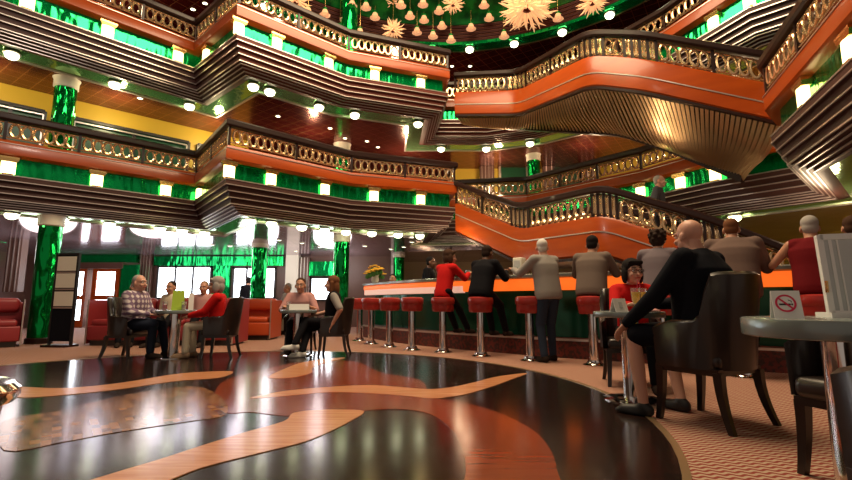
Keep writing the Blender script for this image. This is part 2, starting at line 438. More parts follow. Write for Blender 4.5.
gal_ceiling(L3, 5.58, .7, 'maroon_ceiling', 'dark red patterned ceiling under the upper gallery')
# ceiling of the top level with the dome opening
RC = (.5, 6.6); RR = 6.35
mb = MB(); n = 96; vs = []
for k in range(n):
    a = 2 * math.pi * k / n; c, s = math.cos(a), math.sin(a); q = 13 / max(abs(c), abs(s))
    for z in (8.3, 8.5): vs += [(RC[0] + RR * c, RC[1] + RR * s, z), (RC[0] + q * c, RC[1] + q * s, z)]
fs = []
for k in range(n):
    a = 4 * k; b = 4 * ((k + 1) % n); fs += [(a, a + 1, b + 1, b), (a + 2, b + 2, b + 3, a + 3), (a, b, b + 2, a + 2)]
mb.add(vs, fs); struct('ceiling', mb, 'maroon_ceiling', 'dark red ceiling around the dome')
mb = MB(); mb.lathe([(RR - .6, 8.67), (RR - .75, 8.95), (RR - 1.6, 9.7), (RR - 3.4, 10.3), (.1, 10.5), (.1, 10.6), (RR - .5, 10.6), (RR - .5, 8.67)], (RC[0], RC[1], 0), 64, ends=False)
struct('ceiling', mb, 'green_ceiling', 'green domed ceiling above the chandeliers')
mb = MB(); mb.lathe([(RR, 8.24), (RR - .02, 8.36), (RR - .38, 8.36), (RR - .4, 8.24), (RR - .4, 8.2), (RR, 8.2)], (RC[0], RC[1], 0), 96, ends=False)
struct('trim_2', mb, 'green_glass', 'green glass ring at the lip of the dome')
mb = MB(); pr = [(RR - .4, 8.3)]; r_, z_ = RR - .4, 8.3
for i in range(5): z_ += .075; pr.append((r_, z_)); r_ -= .045; pr.append((r_, z_))
pr += [(RR - .2, z_), (RR - .2, 8.3)]
mb.lathe(pr, (RC[0], RC[1], 0), 96, ends=False)
struct('trim_3', mb, 'ring_stripe', 'stepped brown ring inside the dome')
mb = MB(); r_, z_ = RR - .4, 8.3
for i in range(5):
    z_ += .075; mb.lathe([(r_ - .012, z_ - .016), (r_ - .012, z_), (r_ + .01, z_), (r_ + .01, z_ - .016)], (RC[0], RC[1], 0), 96, ends=False); r_ -= .045
mb.lathe([(RR + .01, 8.19), (RR + .01, 8.23), (RR - .03, 8.23), (RR - .03, 8.19)], (RC[0], RC[1], 0), 96, ends=False)
struct('trim_4', mb, 'ring_trim', 'silver edges of the dome ring')

# outer walls
def wall(name, a, b, z0, z1, m, label, t=.2):
    a, b = V(a), V(b); d = (b - a).normalized(); n = V((-d.y, d.x)) * t
    mb = MB(); mb.prism([a, b, b + n, a + n], z0, z1); return struct(name, mb, m, label)
BY = 15.6
wall('wall_back', (-13.2, BY), (-1.2, BY), 0, 2.6, 'wall_brown', 'window wall behind the sofas')
wall('wall_back_bar', (-1.2, 17.0), (12, 17.0), 0, 2.6, 'bar_wall', 'yellow wall behind the bar')
wall('wall_left', (-13.0, -1), (-13.0, BY), 0, 9, 'wall_brown', 'left wall')
wall('wall_right', (9.6, 17), (9.6, -1), 0, 2.6, 'yellow_wall', 'yellow wall beyond the bar')
wall('wall_back_upper', (-13.2, 17.4), (12, 17.4), 2.7, 8.4, 'maroon', 'dark red back wall of the galleries')
wall('wall_right_upper', (11.6, 17), (11.6, -1), 2.7, 8.4, 'maroon', 'dark red right wall of the galleries')
up = offs(L2[:3], -1.75)
mb = MB(); mb.prism([up[0], up[1], up[2], (up[2][0] - .15, up[2][1] + .15), (up[1][0] - .15, up[1][1] + .15), (up[0][0] - .15, up[0][1] + .15)], 3.2, 5.58)
struct('wall_left_upper', mb, 'yellow_wall', 'yellow wall of the lower gallery')
wall('wall_far_upper', (.9, 16.2), (6.2, 16.2), 3.2, 5.58, 'yellow_wall', 'yellow wall at the far end of the lower gallery')
wall('wall_far_diagonal', (6.2, 16.2), (9.6, 10.0), 3.2, 5.58, 'yellow_wall', 'yellow wall behind the right gallery')

# windows of the ground floor
wn = [0]
def window(y, x0, y0, x1, y1, cols=1, rows=1, fr='frame_dark', pane='daylight_pane', label=None, dep=.08, b=.06):
    """window in a wall facing the camera; corners given by their bearings"""
    a = at_y(x0, y1, y); c = at_y(x1, y0, y); wn[0] += 1
    W = c.x - a.x; Hh = c.z - a.z
    o = MB(); o.box((0, 0, Hh / 2 - b / 2), (W, dep, b)); o.box((0, 0, -Hh / 2 + b / 2), (W, dep, b))
    for k in range(cols + 1): o.box((-W / 2 + b / 2 + (W - b) * k / cols, 0, 0), (b, dep, Hh))
    for k in range(1, rows): o.box((0, 0, -Hh / 2 + Hh * k / rows), (W, dep * .9, b * .8))
    e = obj('window_%d' % wn[0], o, fr, loc=((a.x + c.x) / 2, y - dep / 2, (a.z + c.z) / 2)); e['kind'] = 'structure'
    p = MB(); p.box((0, dep * .2, 0), (W - b, .01, Hh - b)); obj('pane', p, pane, e)
    if label: e['label'] = label
    return e
Y = BY
window(Y, 156, 266, 213, 299, 3, label='three-part window behind the red jacket')
window(Y, 232, 267, 262, 299, 2, label='window left of the middle green column')
window(Y, 263, 267, 277, 299, 1, label='window right of the middle green column')
window(Y, 310, 277, 336, 301, 1, label='window behind the woman in the vest')
window(Y, -40, 262, 5, 301, 2, label='window at the left end')
def panel(name, m, y, x0, y0, x1, y1, d=.06, label=None, kind='structure'):
    a = at_y(x0, y1, y); c = at_y(x1, y0, y); mb = MB(); mb.box(((a.x + c.x) / 2, y - d / 2, (a.z + c.z) / 2), (c.x - a.x, d, c.z - a.z))
    o = obj(name, mb, m); o['kind'] = kind
    if label: o['label'] = label
    return o
panel('trim_5', 'green_glass', Y - .1, 52, 246, 141, 263, .25, 'green glass header above the doors')
panel('trim_6', 'green_glass', Y, 157, 257, 285, 266, .2, 'green glass header above the windows')
panel('trim_7', 'green_glass', Y, 213, 257, 232, 300, .1, 'green glass panel between the windows')
panel('trim_8', 'green_glass', Y, 310, 262, 345, 276, .2, 'green glass header by the bar')
panel('trim_9', 'cream_card', Y, 287, 255, 301, 300, .3, 'cream pier between the windows')
def striped(name, y, x0, y0, x1, y1, n=4, label=None):
    a = at_y(x0, y1, y); c = at_y(x1, y0, y); mb = MB(); W = c.x - a.x
    mb.box(((a.x + c.x) / 2, y - .1, (a.z + c.z) / 2), (W, .2, c.z - a.z))
    for k in range(n): mb.box((a.x + W * (k + .5) / n, y - .21, (a.z + c.z) / 2), (W / n * .14, .03, c.z - a.z), mi=1)
    o = obj(name, mb, ['wall_brown', 'silver']); o['kind'] = 'structure'
    if label: o['label'] = label
    return o
striped('trim_10', Y, 140, 249, 156, 300, 4, 'striped pier beside the doors')
striped('trim_11', Y, 300, 258, 311, 300, 3, 'striped pier by the bar')
striped('trim_12', 12.2, 9, 225, 31, 292, 3, 'striped pier behind the left sofa')
panel('trim_13', 'green_glass', 12.6, -30, 222, 10, 243, .2, 'green glass header at the left end')

# pair of doors with windows
DY = 15.2
def door(n, x0, x1, label):
    a = at_y(x0, 331, DY); c = at_y(x1, 268, DY); W = c.x - a.x
    mb = MB(); Hh = c.z
    st = W * .16
    for sx in (-1, 1): mb.box((sx * (W / 2 - st / 2), 0, Hh / 2), (st, .07, Hh))
    for z, h in ((.12, .24), (Hh * .5, .14), (Hh - .06, .12)): mb.box((0, 0, z), (W - 2 * st, .07, h))
    d = obj('door_%d' % n, mb, 'orange_wood', loc=((a.x + c.x) / 2, DY, 0)); d['kind'] = 'structure'; d['label'] = label
    for z0, z1 in ((.24, Hh * .5 - .07), (Hh * .5 + .07, Hh - .12)):
        p = MB(); p.box((0, .01, (z0 + z1) / 2), (W - 2 * st, .015, z1 - z0)); obj('pane', p, 'daylight_pane', d)
    hm = MB(); hm.tube([(W / 2 - .08, -.05, 1.0), (W / 2 - .08, -.09, 1.02), (W / 2 - .08, -.09, 1.2), (W / 2 - .08, -.05, 1.22)], .012, 8); obj('handle', hm, 'chrome', d)
door(1, 70, 87, 'left leaf of the wooden doors'); door(2, 88, 121, 'right leaf of the wooden doors')
panel('trim_14', 'wall_brown', DY + .1, 62, 263, 128, 269, .25, 'door head')
panel('trim_15', 'green_glass', DY, 121, 265, 140, 300, .12, 'green glass beside the doors')

# windows of the galleries
def seg_window(path, o, pxa, pxb, z0, z1, cols, label):
    """framed window on a wall that follows the path"""
    A, n = on_path(path, pxa, o, (z0 + z1) / 2); B, n = on_path(path, pxb, o, (z0 + z1) / 2)
    C = (A + B) / 2; W = (B - A).length; d = (B - A).normalized(); wn[0] += 1
    mb = MB(); Hh = z1 - z0; b = .07
    for zz in (-Hh / 2, Hh / 2): mb.box((0, 0, zz), (W, .1, b)); mb.box((0, -.07, zz * .86), (W * .95, .03, .03), mi=1)
    for k in range(cols + 1): mb.box((-W / 2 + W * k / cols, 0, 0), (b, .1, Hh))
    for sx in (-1, 1): mb.box((sx * W * .475, -.07, 0), (.03, .03, Hh * .86), mi=1)
    e = obj('window_%d' % wn[0], mb, ['frame_dark', 'silver'], loc=(C.x + n.x * .06, C.y + n.y * .06, (z0 + z1) / 2)); e.rotation_euler = (0, 0, math.atan2(d.y, d.x)); e['kind'] = 'structure'; e['label'] = label
    p = MB(); p.box((0, .02, 0), (W, .02, Hh)); obj('pane', p, 'green_pane', e)
seg_window(L2, -1.75, -30, 41, 3.7, 5.12, 2, 'dark green gallery window at the left end')
seg_window(L2, -1.75, 68, 186, 3.7, 5.12, 2, 'long dark green gallery window')
seg_window(L2, -1.75, 196, 226, 3.7, 5.12, 1, 'narrow dark green gallery window by the corner')
window(16.1, 499, 166, 527, 200, 1, 1, 'silver', 'green_pane', 'green gallery window behind the lower stairs', .2)
window(16.1, 553, 146, 578, 200, 1, 1, 'frame_dark', 'green_pane', 'green niche beside the far green column', .2)
striped('trim_16', 16.1, 480, 160, 493, 200, 4, 'striped gallery panel behind the lower stairs')
striped('trim_17', 16.1, 543, 148, 552, 200, 2, 'striped gallery panel right of the far column')
striped('trim_18', 16.1, 579, 144, 592, 200, 3, 'striped gallery panel by the green niche')

# green columns
def column(name, x, y, z0, z1, r, label):
    mb = MB(); mb.lathe([(r, 0), (r, z1 - z0)], (0, 0, 0), 28)
    o = obj(name, mb, 'green_column', loc=(x, y, z0)); tag(o, label, 'column')
    o['kind'] = 'structure'
    c = MB(); c.lathe([(r * 1.0, -.22), (r * 1.12, -.2), (r * 1.12, -.06), (r * 1.25, 0)], (0, 0, z1 - z0), 28); obj('capital', c, 'cream_card', o)
    b = MB(); b.lathe([(r * 1.15, 0), (r * 1.15, .1), (r * 1.02, .12)], (0, 0, 0), 28); obj('base', b, 'dark_wood', o)
column('column', -7.75, 9.45, 0, 2.58, .2, 'sparkling green column beside the display board')
column('column', -4.76, 13.2, 0, 2.58, .21, 'sparkling green column in front of the far window')
column('column', -2.2, 12.0, 0, 2.58, .2, 'sparkling green column behind the woman in the vest')
column('column', -.9, 15.3, 0, 2.5, .18, 'small green column behind the flowers on the bar')
column('column', -7.75, 9.45, 3.23, 5.58, .2, 'green column in front of the yellow gallery wall')
column('column', -2.55, 13.6, 3.23, 5.58, .22, 'green column in the dark red gallery')
column('column', 3.5, 14.6, 3.23, 5.58, .2, 'green column at the far end of the gallery')
column('column', -2.05, 11.5, 6.23, 9.2, .22, 'green column under the edge of the dome')

# balconies
def oval(mb, c, ux, w_, h, r, n=14, m=5, mi=0):
    pts = [V(c) + V(ux) * (w_ * math.cos(2 * math.pi * k / n)) + V((0, 0, 1)) * (h * math.sin(2 * math.pi * k / n)) for k in range(n)]
    mb.tube(pts, r, m, mi, True)
def guard(path, z0, z1, o, parent, per=6, w_=.175, post=True, rail_m='ring_metal'):
    """railing panels of oval rings between posts; path z is added"""
    for i in range(len(path) - 1):
        a, b = path[i], path[i + 1]
        A = V((a[0] + a[3] * o, a[1] + a[4] * o, a[2])); B = V((b[0] + b[3] * o, b[1] + b[4] * o, b[2])); Ln = (B - A).length
        k = max(1, round(Ln / (per * w_ + .1)))
        for q in range(k):
            P = A.lerp(B, q / k); Q = A.lerp(B, (q + 1) / k); d = (Q - P); mb = MB(); m_ = max(2, round((d.length - .08) / w_))
            u = d.normalized()
            for j in range(m_):
                c = P.lerp(Q, (.05 + .9 * (j + .5) / m_)); oval(mb, (c.x, c.y, c.z + (z0 + z1) / 2), u, d.length * .9 / m_ * .45, (z1 - z0) / 2 - .02, .026)
            for zz in (z0, z1): mb.tube([P + V((0, 0, zz)), Q + V((0, 0, zz))], .016, 5)
            obj('guard_panel', mb, rail_m, parent)
            pm = MB(); hh = z1 - z0; pm.box((P.x, P.y, P.z + (z0 + z1) / 2), (.05, .05, hh + .1), math.atan2(d.y, d.x)); obj('post', pm, 'dark_wood', parent)
def balcony(label, path, dz, group=None, nofascia=False):
    e = thing('balcony', label, 'balcony', (path[0][0], path[0][1], dz + 2.6), 0, group)
    loc = V((path[0][0], path[0][1], dz + 2.6))
    def put(nm, mb, m):
        mb.v = [(p[0] - loc.x, p[1] - loc.y, p[2] - loc.z) for p in mb.v]; return obj(nm, mb, m, e)
    sh = lambda pr: [(o, z + dz) for o, z in pr]
    pr = [(-.3, 3.2), (0, 3.2)]; o, z = 0, 3.2; nos = []
    for i in range(4): z -= .115; pr.append((o, z)); nos.append((o, z)); o -= .05; pr.append((o, z))
    for i in range(4): z -= .036; pr.append((o, z)); nos.append((o, z) if i % 2 == 0 else (o - .0, z)); o -= .075; pr.append((o, z))
    zb = z; ob = o
    pr += [(ob - .1, zb + .05), (ob - .1, 3.2)]
    mb = MB(); mb.sweep(path, sh(pr)); put('fascia', mb, 'stripe_red' if dz and path[0][0] > -6 and path[0][0] < 2 else 'stripe_brown')
    mb = MB()
    for o, z in [(0, 3.19)] + nos: mb.sweep(path, sh([(o - .01, z), (o + .012, z), (o + .012, z + .019), (o - .01, z + .019)]))
    put('fascia_trim', mb, 'silver')
    mb = MB(); mb.sweep(path, sh([(ob - .01, zb + .05), (-.98, zb - .0), (-.98, zb + .06), (ob - .01, zb + .1)])); put('soffit_band', mb, 'soffit_mirror')
    mb = MB(); mb.sweep(path, sh([(-.98, zb - .03), (-1.03, zb - .03), (-1.03, zb + .09), (-.98, zb + .09)])); put('soffit_edge', mb, 'silver')
    mb = MB(); mb.sweep(path, sh([(-.13, 3.2), (-.13, 3.6), (-.2, 3.6), (-.2, 3.2)])); put('glass_band', mb, 'green_glass')
    mb = MB(); mb.sweep(path, sh([(-.2, 3.57), (.0, 3.57), (.045, 3.6), (.045, 3.8), (.02, 3.86), (-.03, 3.89), (-.2, 3.89)])); put('upstand', mb, 'orange_wood')
    mb = MB(); mb.sweep(path, sh([(.04, 3.8), (.054, 3.8), (.054, 3.812), (.04, 3.812)])); put('upstand_trim', mb, 'silver')
    mb = MB(); mb.sweep(path, sh([(-.1, 4.27), (-.07, 4.25), (.05, 4.25), (.08, 4.28), (.08, 4.36), (.04, 4.4), (-.07, 4.4), (-.1, 4.37)])); put('handrail', mb, 'dark_wood')
    g = [(p[0] - loc.x, p[1] - loc.y, dz - loc.z, p[3], p[4]) for p in path]
    guard(g, 3.93, 4.22, -.01, e)
    return e
balcony('lower balcony on the left, from the frame edge to the first corner', L2[0:4], 0)
balcony('lower balcony in the middle, bending above the bar', L2[3:7], 0)
balcony('lower balcony at the far right behind the stairs', L2[6:11], 0)
balcony('lower balcony nearest on the right, its stripes overhead', L2[10:14], 0)
balcony('upper balcony on the left, above the yellow gallery wall', L3[0:4], 3)
balcony('upper balcony in the middle, under the dome', L3[3:7], 3)
balcony('upper balcony at the far end, behind the upper stairs', L3[6:10], 3)
balcony('upper balcony on the right, high beside the dome', L3[9:13], 3)

# sconces on the green glass bands
def make_sconce():
    e = thing('sconce', 'x', 'wall lamp')
    mb = MB(); mb.box((0, 0, -.02), (.3, .13, .04)); mb.box((0, 0, -.07), (.24, .11, .06), tx=1.25, ty=1.1); obj('bracket', mb, 'gold', e)
    mb = MB(); mb.lathe([(.05, -.33), (.062, -.325), (.062, -.2), (.062, -.1)], (0, 0, 0), 14)
    mb.v = [(x * 1.75, y, z) for x, y, z in mb.v]; obj('shade', mb, 'lamp_glow', e)
    mb = MB(); mb.box((0, 0, -.345), (.16, .12, .03)); obj('base', mb, 'gold', e)
    return e
SC = []
def sconces(path, dz, pxs, label, group):
    for px in pxs:
        q, n = on_path(path, px, -.06, 3.4 + dz)
        rz = math.atan2(-n.y, -n.x) - math.pi / 2
        if not SC: SC.append(make_sconce()); c = SC[0]; c['label'] = label; c['group'] = group; c.location = (q.x, q.y, 3.565 + dz); c.rotation_euler = (0, 0, rz)
        else: copy_tree(SC[0], None, (q.x, q.y, 3.565 + dz), rz, label, group)
sconces(L2[0:4], 0, (8, 97, 166, 199), 'glowing sconce on the green band of the left lower balcony', 'sconces of the left lower balcony')
sconces(L2[3:6], 0, (222, 271, 325, 374, 421), 'glowing sconce on the green band of the middle lower balcony', 'sconces of the middle lower balcony')
sconces(L2[7:10], 0, (640, 680, 722), 'glowing sconce on the far right lower balcony', 'sconces of the far right lower balcony')
sconces(L2[11:14], 0, (803, 850), 'large glowing sconce on the nearest balcony overhead at the right', 'sconces of the nearest balcony')
sconces(L3[0:4], 3, (28, 108, 178, 206), 'glowing sconce on the green band of the left upper balcony', 'sconces of the left upper balcony')
sconces(L3[3:6], 3, (229, 277, 329, 375, 421), 'glowing sconce on the green band of the middle upper balcony', 'sconces of the middle upper balcony')
sconces(L3[9:12], 3, (713, 769), 'glowing sconce on the high right upper balcony', 'sconces of the right upper balcony')
# lamps under the soffits
def make_soffit():
    e = thing('ceiling_light', 'x', 'ceiling light')
    mb = MB(); mb.lathe([(.13, 0), (.14, -.03), (.1, -.04), (.09, 0)], n=18); obj('collar', mb, 'silver', e)
    mb = MB(); mb.lathe([(.1, -.03), (.115, -.05), (.1, -.1), (.06, -.13), (.01, -.14)], n=16); obj('shade', mb, 'soffit_glow', e)
    return e
SO = []
def soffits(path, dz, pxs, label, group, o=-.74, zz=2.6):
    for px in pxs:
        q, n = on_path(path, px, o, zz + dz)
        if not SO: SO.append(make_soffit()); c = SO[0]; c.location = (q.x, q.y, zz + dz); c['label'] = label; c['group'] = group
        else: copy_tree(SO[0], None, (q.x, q.y, zz + dz), None, label, group)
soffits(L2[0:4], 0, (12, 62, 110, 160, 182, 205), 'white lamp under the left lower balcony', 'lamps under the left lower balcony')
soffits(L2[3:6], 0, (232, 272, 302, 325, 346, 372, 398, 420), 'white lamp under the middle lower balcony', 'lamps under the middle lower balcony')
soffits(L2[7:10], 0, (690, 757, 790), 'white lamp under the far right lower balcony', 'lamps under the far right lower balcony')
soffits(L3[0:4], 3, (12, 115, 190), 'white lamp under the left upper balcony', 'lamps under the left upper balcony')
soffits(L3[3:6], 3, (228, 270, 319, 355, 419), 'white lamp under the middle upper balcony', 'lamps under the middle upper balcony')
soffits(L3[6:9], 3, (441, 486, 530), 'white lamp under the far upper balcony', 'lamps under the far upper balcony')
for px in (395, 432, 470, 514, 562, 610, 655, 350, 300, 265):
    best = min(((abs(project((RC[0] + (RR - .2) * math.cos(a), RC[1] + (RR - .2) * math.sin(a), 8.2))[0] - px), a) for a in [math.radians(k * .25) for k in range(60, 600)]))
    a = best[1]; copy_tree(SO[0], None, (RC[0] + (RR - .2) * math.cos(a), RC[1] + (RR - .2) * math.sin(a), 8.2), None, 'white lamp in the green ring around the dome', 'lamps of the dome ring')

# staircases
def sheer(mb, near, far, t, mi=0):
    """slab between the near and far edges"""
    vs = []
    for a, b in zip(near, far): vs += [V(a), V(b), V(b) - V((0, 0, t)), V(a) - V((0, 0, t))]
    fs = []
    for i in range(len(near) - 1):
        for j in range(4): fs.append((4 * i + j, 4 * i + (j + 1) % 4, 4 * i + 4 + (j + 1) % 4, 4 * i + 4 + j))
    k = 4 * (len(near) - 1); fs += [(3, 2, 1, 0), (k, k + 1, k + 2, k + 3)]; mb.add(vs, fs, mi)
def bend(pts, r=.25, n=4):
    out = [V(pts[0])]
    for i in range(1, len(pts) - 1):
        a, b, c = V(pts[i - 1]), V(pts[i]), V(pts[i + 1]); p = b + (a - b).normalized() * r; q = b + (c - b).normalized() * r
        for k in range(n + 1): t = k / n; out.append(p.lerp(b, t).lerp(b.lerp(q, t), t))
    return out + [V(pts[-1])]
def staircase(label, near, far, hgt, rail_h, line, slats, deck):
    e = thing('staircase', label, 'staircase', tuple(V(near[0]) - V((0, 0, hgt)))); base = e.location.copy()
    N_ = withnor([tuple(V(p) - base) for p in near]); F_ = [V(p) - base for p in far]
    mb = MB(); mb.sweep(N_, [(-.08, -hgt), (.0, -hgt), (.03, -hgt + .04), (.03, -.05), (0, 0), (-.08, 0)]); obj('stringer', mb, 'orange_wood', e)
    mb = MB(); mb.sweep(N_, [(.028, -line), (.04, -line), (.04, -line + .022), (.028, -line + .022)]); obj('stringer_trim', mb, 'silver', e)
    mb = MB(); mb.sweep(N_, [(-.12, -hgt - .05), (.05, -hgt - .05), (.05, -hgt), (-.12, -hgt)]); obj('lower_edge', mb, 'dark_wood', e)
    mb = MB(); mb.sweep(N_, [(-.1, rail_h), (-.06, rail_h - .02), (.05, rail_h - .02), (.08, rail_h + .01), (.08, rail_h + .09), (.04, rail_h + .12), (-.06, rail_h + .12), (-.1, rail_h + .1)]); obj('handrail', mb, 'dark_wood', e)
    guard(N_, .04, rail_h - .05, -.02, e, 6)
    n3 = [V((p[0], p[1], p[2])) for p in N_]
    dk = MB(); sheer(dk, [p + V((0, 0, -hgt + (.25 if slats else .06))) for p in n3], [p + V((0, 0, -hgt + (.25 if slats else .06))) for p in F_], .12); obj('deck', dk, deck, e)
    FN = withnor([tuple(p) for p in F_]); mb = MB(); mb.sweep(FN, [(-.06, -hgt - .05), (.06, -hgt - .05), (.06, 0), (-.06, 0)]); obj('stringer', mb, 'dark_wood', e)
    mb = MB(); mb.sweep(FN, [(-.06, rail_h), (.06, rail_h), (.06, rail_h + .1), (-.06, rail_h + .1)]); obj('handrail', mb, 'dark_wood', e)
    guard(FN, .04, rail_h - .05, 0, e, 6)
    if slats:
        mb = MB(); tot = 0; L = []
        for i in range(len(n3) - 1): L.append((n3[i + 1] - n3[i]).length)
        S = sum(L); k = 92
        for j in range(k):
            s_ = S * (j + .5) / k; i = 0
            while s_ > L[i] and i < len(L) - 1: s_ -= L[i]; i += 1
            t = s_ / L[i]; p = n3[i].lerp(n3[i + 1], t); q = F_[i].lerp(F_[i + 1], t); d = (n3[i + 1] - n3[i]).normalized()
            wv = .1 * math.sin(j * .12)
            pts = []
            for m in range(7):
                u = m / 6; c = p.lerp(q, u); pts.append(c + V((0, 0, -hgt - .02 - .12 * math.sin(math.pi * u) + wv * math.sin(math.pi * 2 * u) * .6)))
            ns = d * .028; vs = []
            for c in pts: vs += [c - ns, c + ns, c + ns + V((0, 0, .06)), c - ns + V((0, 0, .06))]
            fs = []
            for m in range(6):
                for r in range(4): fs.append((4 * m + r, 4 * m + (r + 1) % 4, 4 * m + 4 + (r + 1) % 4, 4 * m + 4 + r))
            mb.add(vs, fs)
        obj('slatted_soffit', mb, 'bronze', e)
    # treads
    mb = MB()
    for i in range(len(n3) - 1):
        dz = n3[i].z - n3[i + 1].z
        if dz > .25:
            k = round(dz / .17)
            for j in range(k):
                a = n3[i].lerp(n3[i + 1], (j) / k); b = F_[i].lerp(F_[i + 1], j / k); a2 = n3[i].lerp(n3[i + 1], (j + 1) / k); b2 = F_[i].lerp(F_[i + 1], (j + 1) / k)
                zt = a.z - hgt + .28; mb.add([(a.x, a.y, zt), (b.x, b.y, zt), (b2.x, b2.y, zt), (a2.x, a2.y, zt), (a.x, a.y, zt - .2), (b.x, b.y, zt - .2), (b2.x, b2.y, zt - .2), (a2.x, a2.y, zt - .2)],
                       [(0, 1, 2, 3), (7, 6, 5, 4), (0, 4, 5, 1), (1, 5, 6, 2), (2, 6, 7, 3), (3, 7, 4, 0)])
    if mb.v: obj('treads', mb, 'dark_wood', e)
    return e
U = [tuple(at_y(455, 92, 11.7)), tuple(at_y(519, 90, 11.0)), tuple(at_y(590, 55, 8.6)), tuple(at_y(640, 58, 7.9)), tuple(at_y(778, 85, 7.0))]
UV = [(1.2, 12.3, U[0][2]), (2.3, 11.9, U[1][2]), (4.36, 10.0, 5.2), (5.0, 9.1, 4.5), (5.62, 8.0, 3.6)]
staircase('upper staircase of orange wood crossing below the dome, slatted underneath', bend(U, .3), bend(UV, .3), .64, .42, .37, True, 'dark_wood')
W = [tuple(at_y(456, 203, 11.6)), tuple(at_y(520, 229, 10.2)), tuple(at_y(604, 215, 8.4)), tuple(at_y(706, 247, 7.6)), tuple(at_y(800, 287, 7.0))]
WV = [(1.5, 12.9, W[0][2]), (2.6, 11.9, W[1][2]), (4.1, 10.0, W[2][2]), (5.4, 9.1, W[3][2]), (6.4, 8.3, W[4][2])]
staircase('lower staircase of orange wood coming down behind the bar', bend(W, .25), bend(WV, .25), .75, .46, .3, False, 'cream_card')
# small downlights in the ceilings
def make_down():
    e = thing('downlight', 'x', 'ceiling light')
    mb = MB(); mb.lathe([(.075, 0), (.075, -.012), (.055, -.016), (.05, -.004)], n=16); obj('trim_ring', mb, 'silver', e)
    mb = MB(); mb.lathe([(.001, -.006), (.048, -.006), (.048, -.012), (.001, -.014)], n=14); obj('lens', mb, 'soffit_glow', e); return e
DN = []
def downs(z, pxs, label, group):
    for px, py in pxs:
        p = at_z(px, py, z)
        for _ in range(8 if z < 3 else 0): p = at_z(px, py, z - max(0, p.y - 11) * .05)
        if not DN: DN.append(make_down()); c = DN[0]; c.location = p; c['label'] = label; c['group'] = group
        else: copy_tree(DN[0], None, p, None, label, group)
downs(2.58, ((186, 243), (279, 240), (296, 251), (302, 243), (391, 249), (404, 247), (412, 242), (320, 247), (365, 246), (230, 246), (212, 245), (140, 243)), 'tiny downlight in the mirrored lounge ceiling', 'downlights in the lounge ceiling')
downs(5.58, ((278, 116), (378, 147), (367, 141), (330, 128), (140, 98), (345, 138)), 'tiny downlight in the dark red gallery ceiling', 'downlights in the gallery ceiling')
downs(8.3, ((193, 9), (205, 3), (470, 66), (646, 21), (452, 66), (620, 35)), 'tiny downlight in the top ceiling around the dome', 'downlights in the top ceiling')
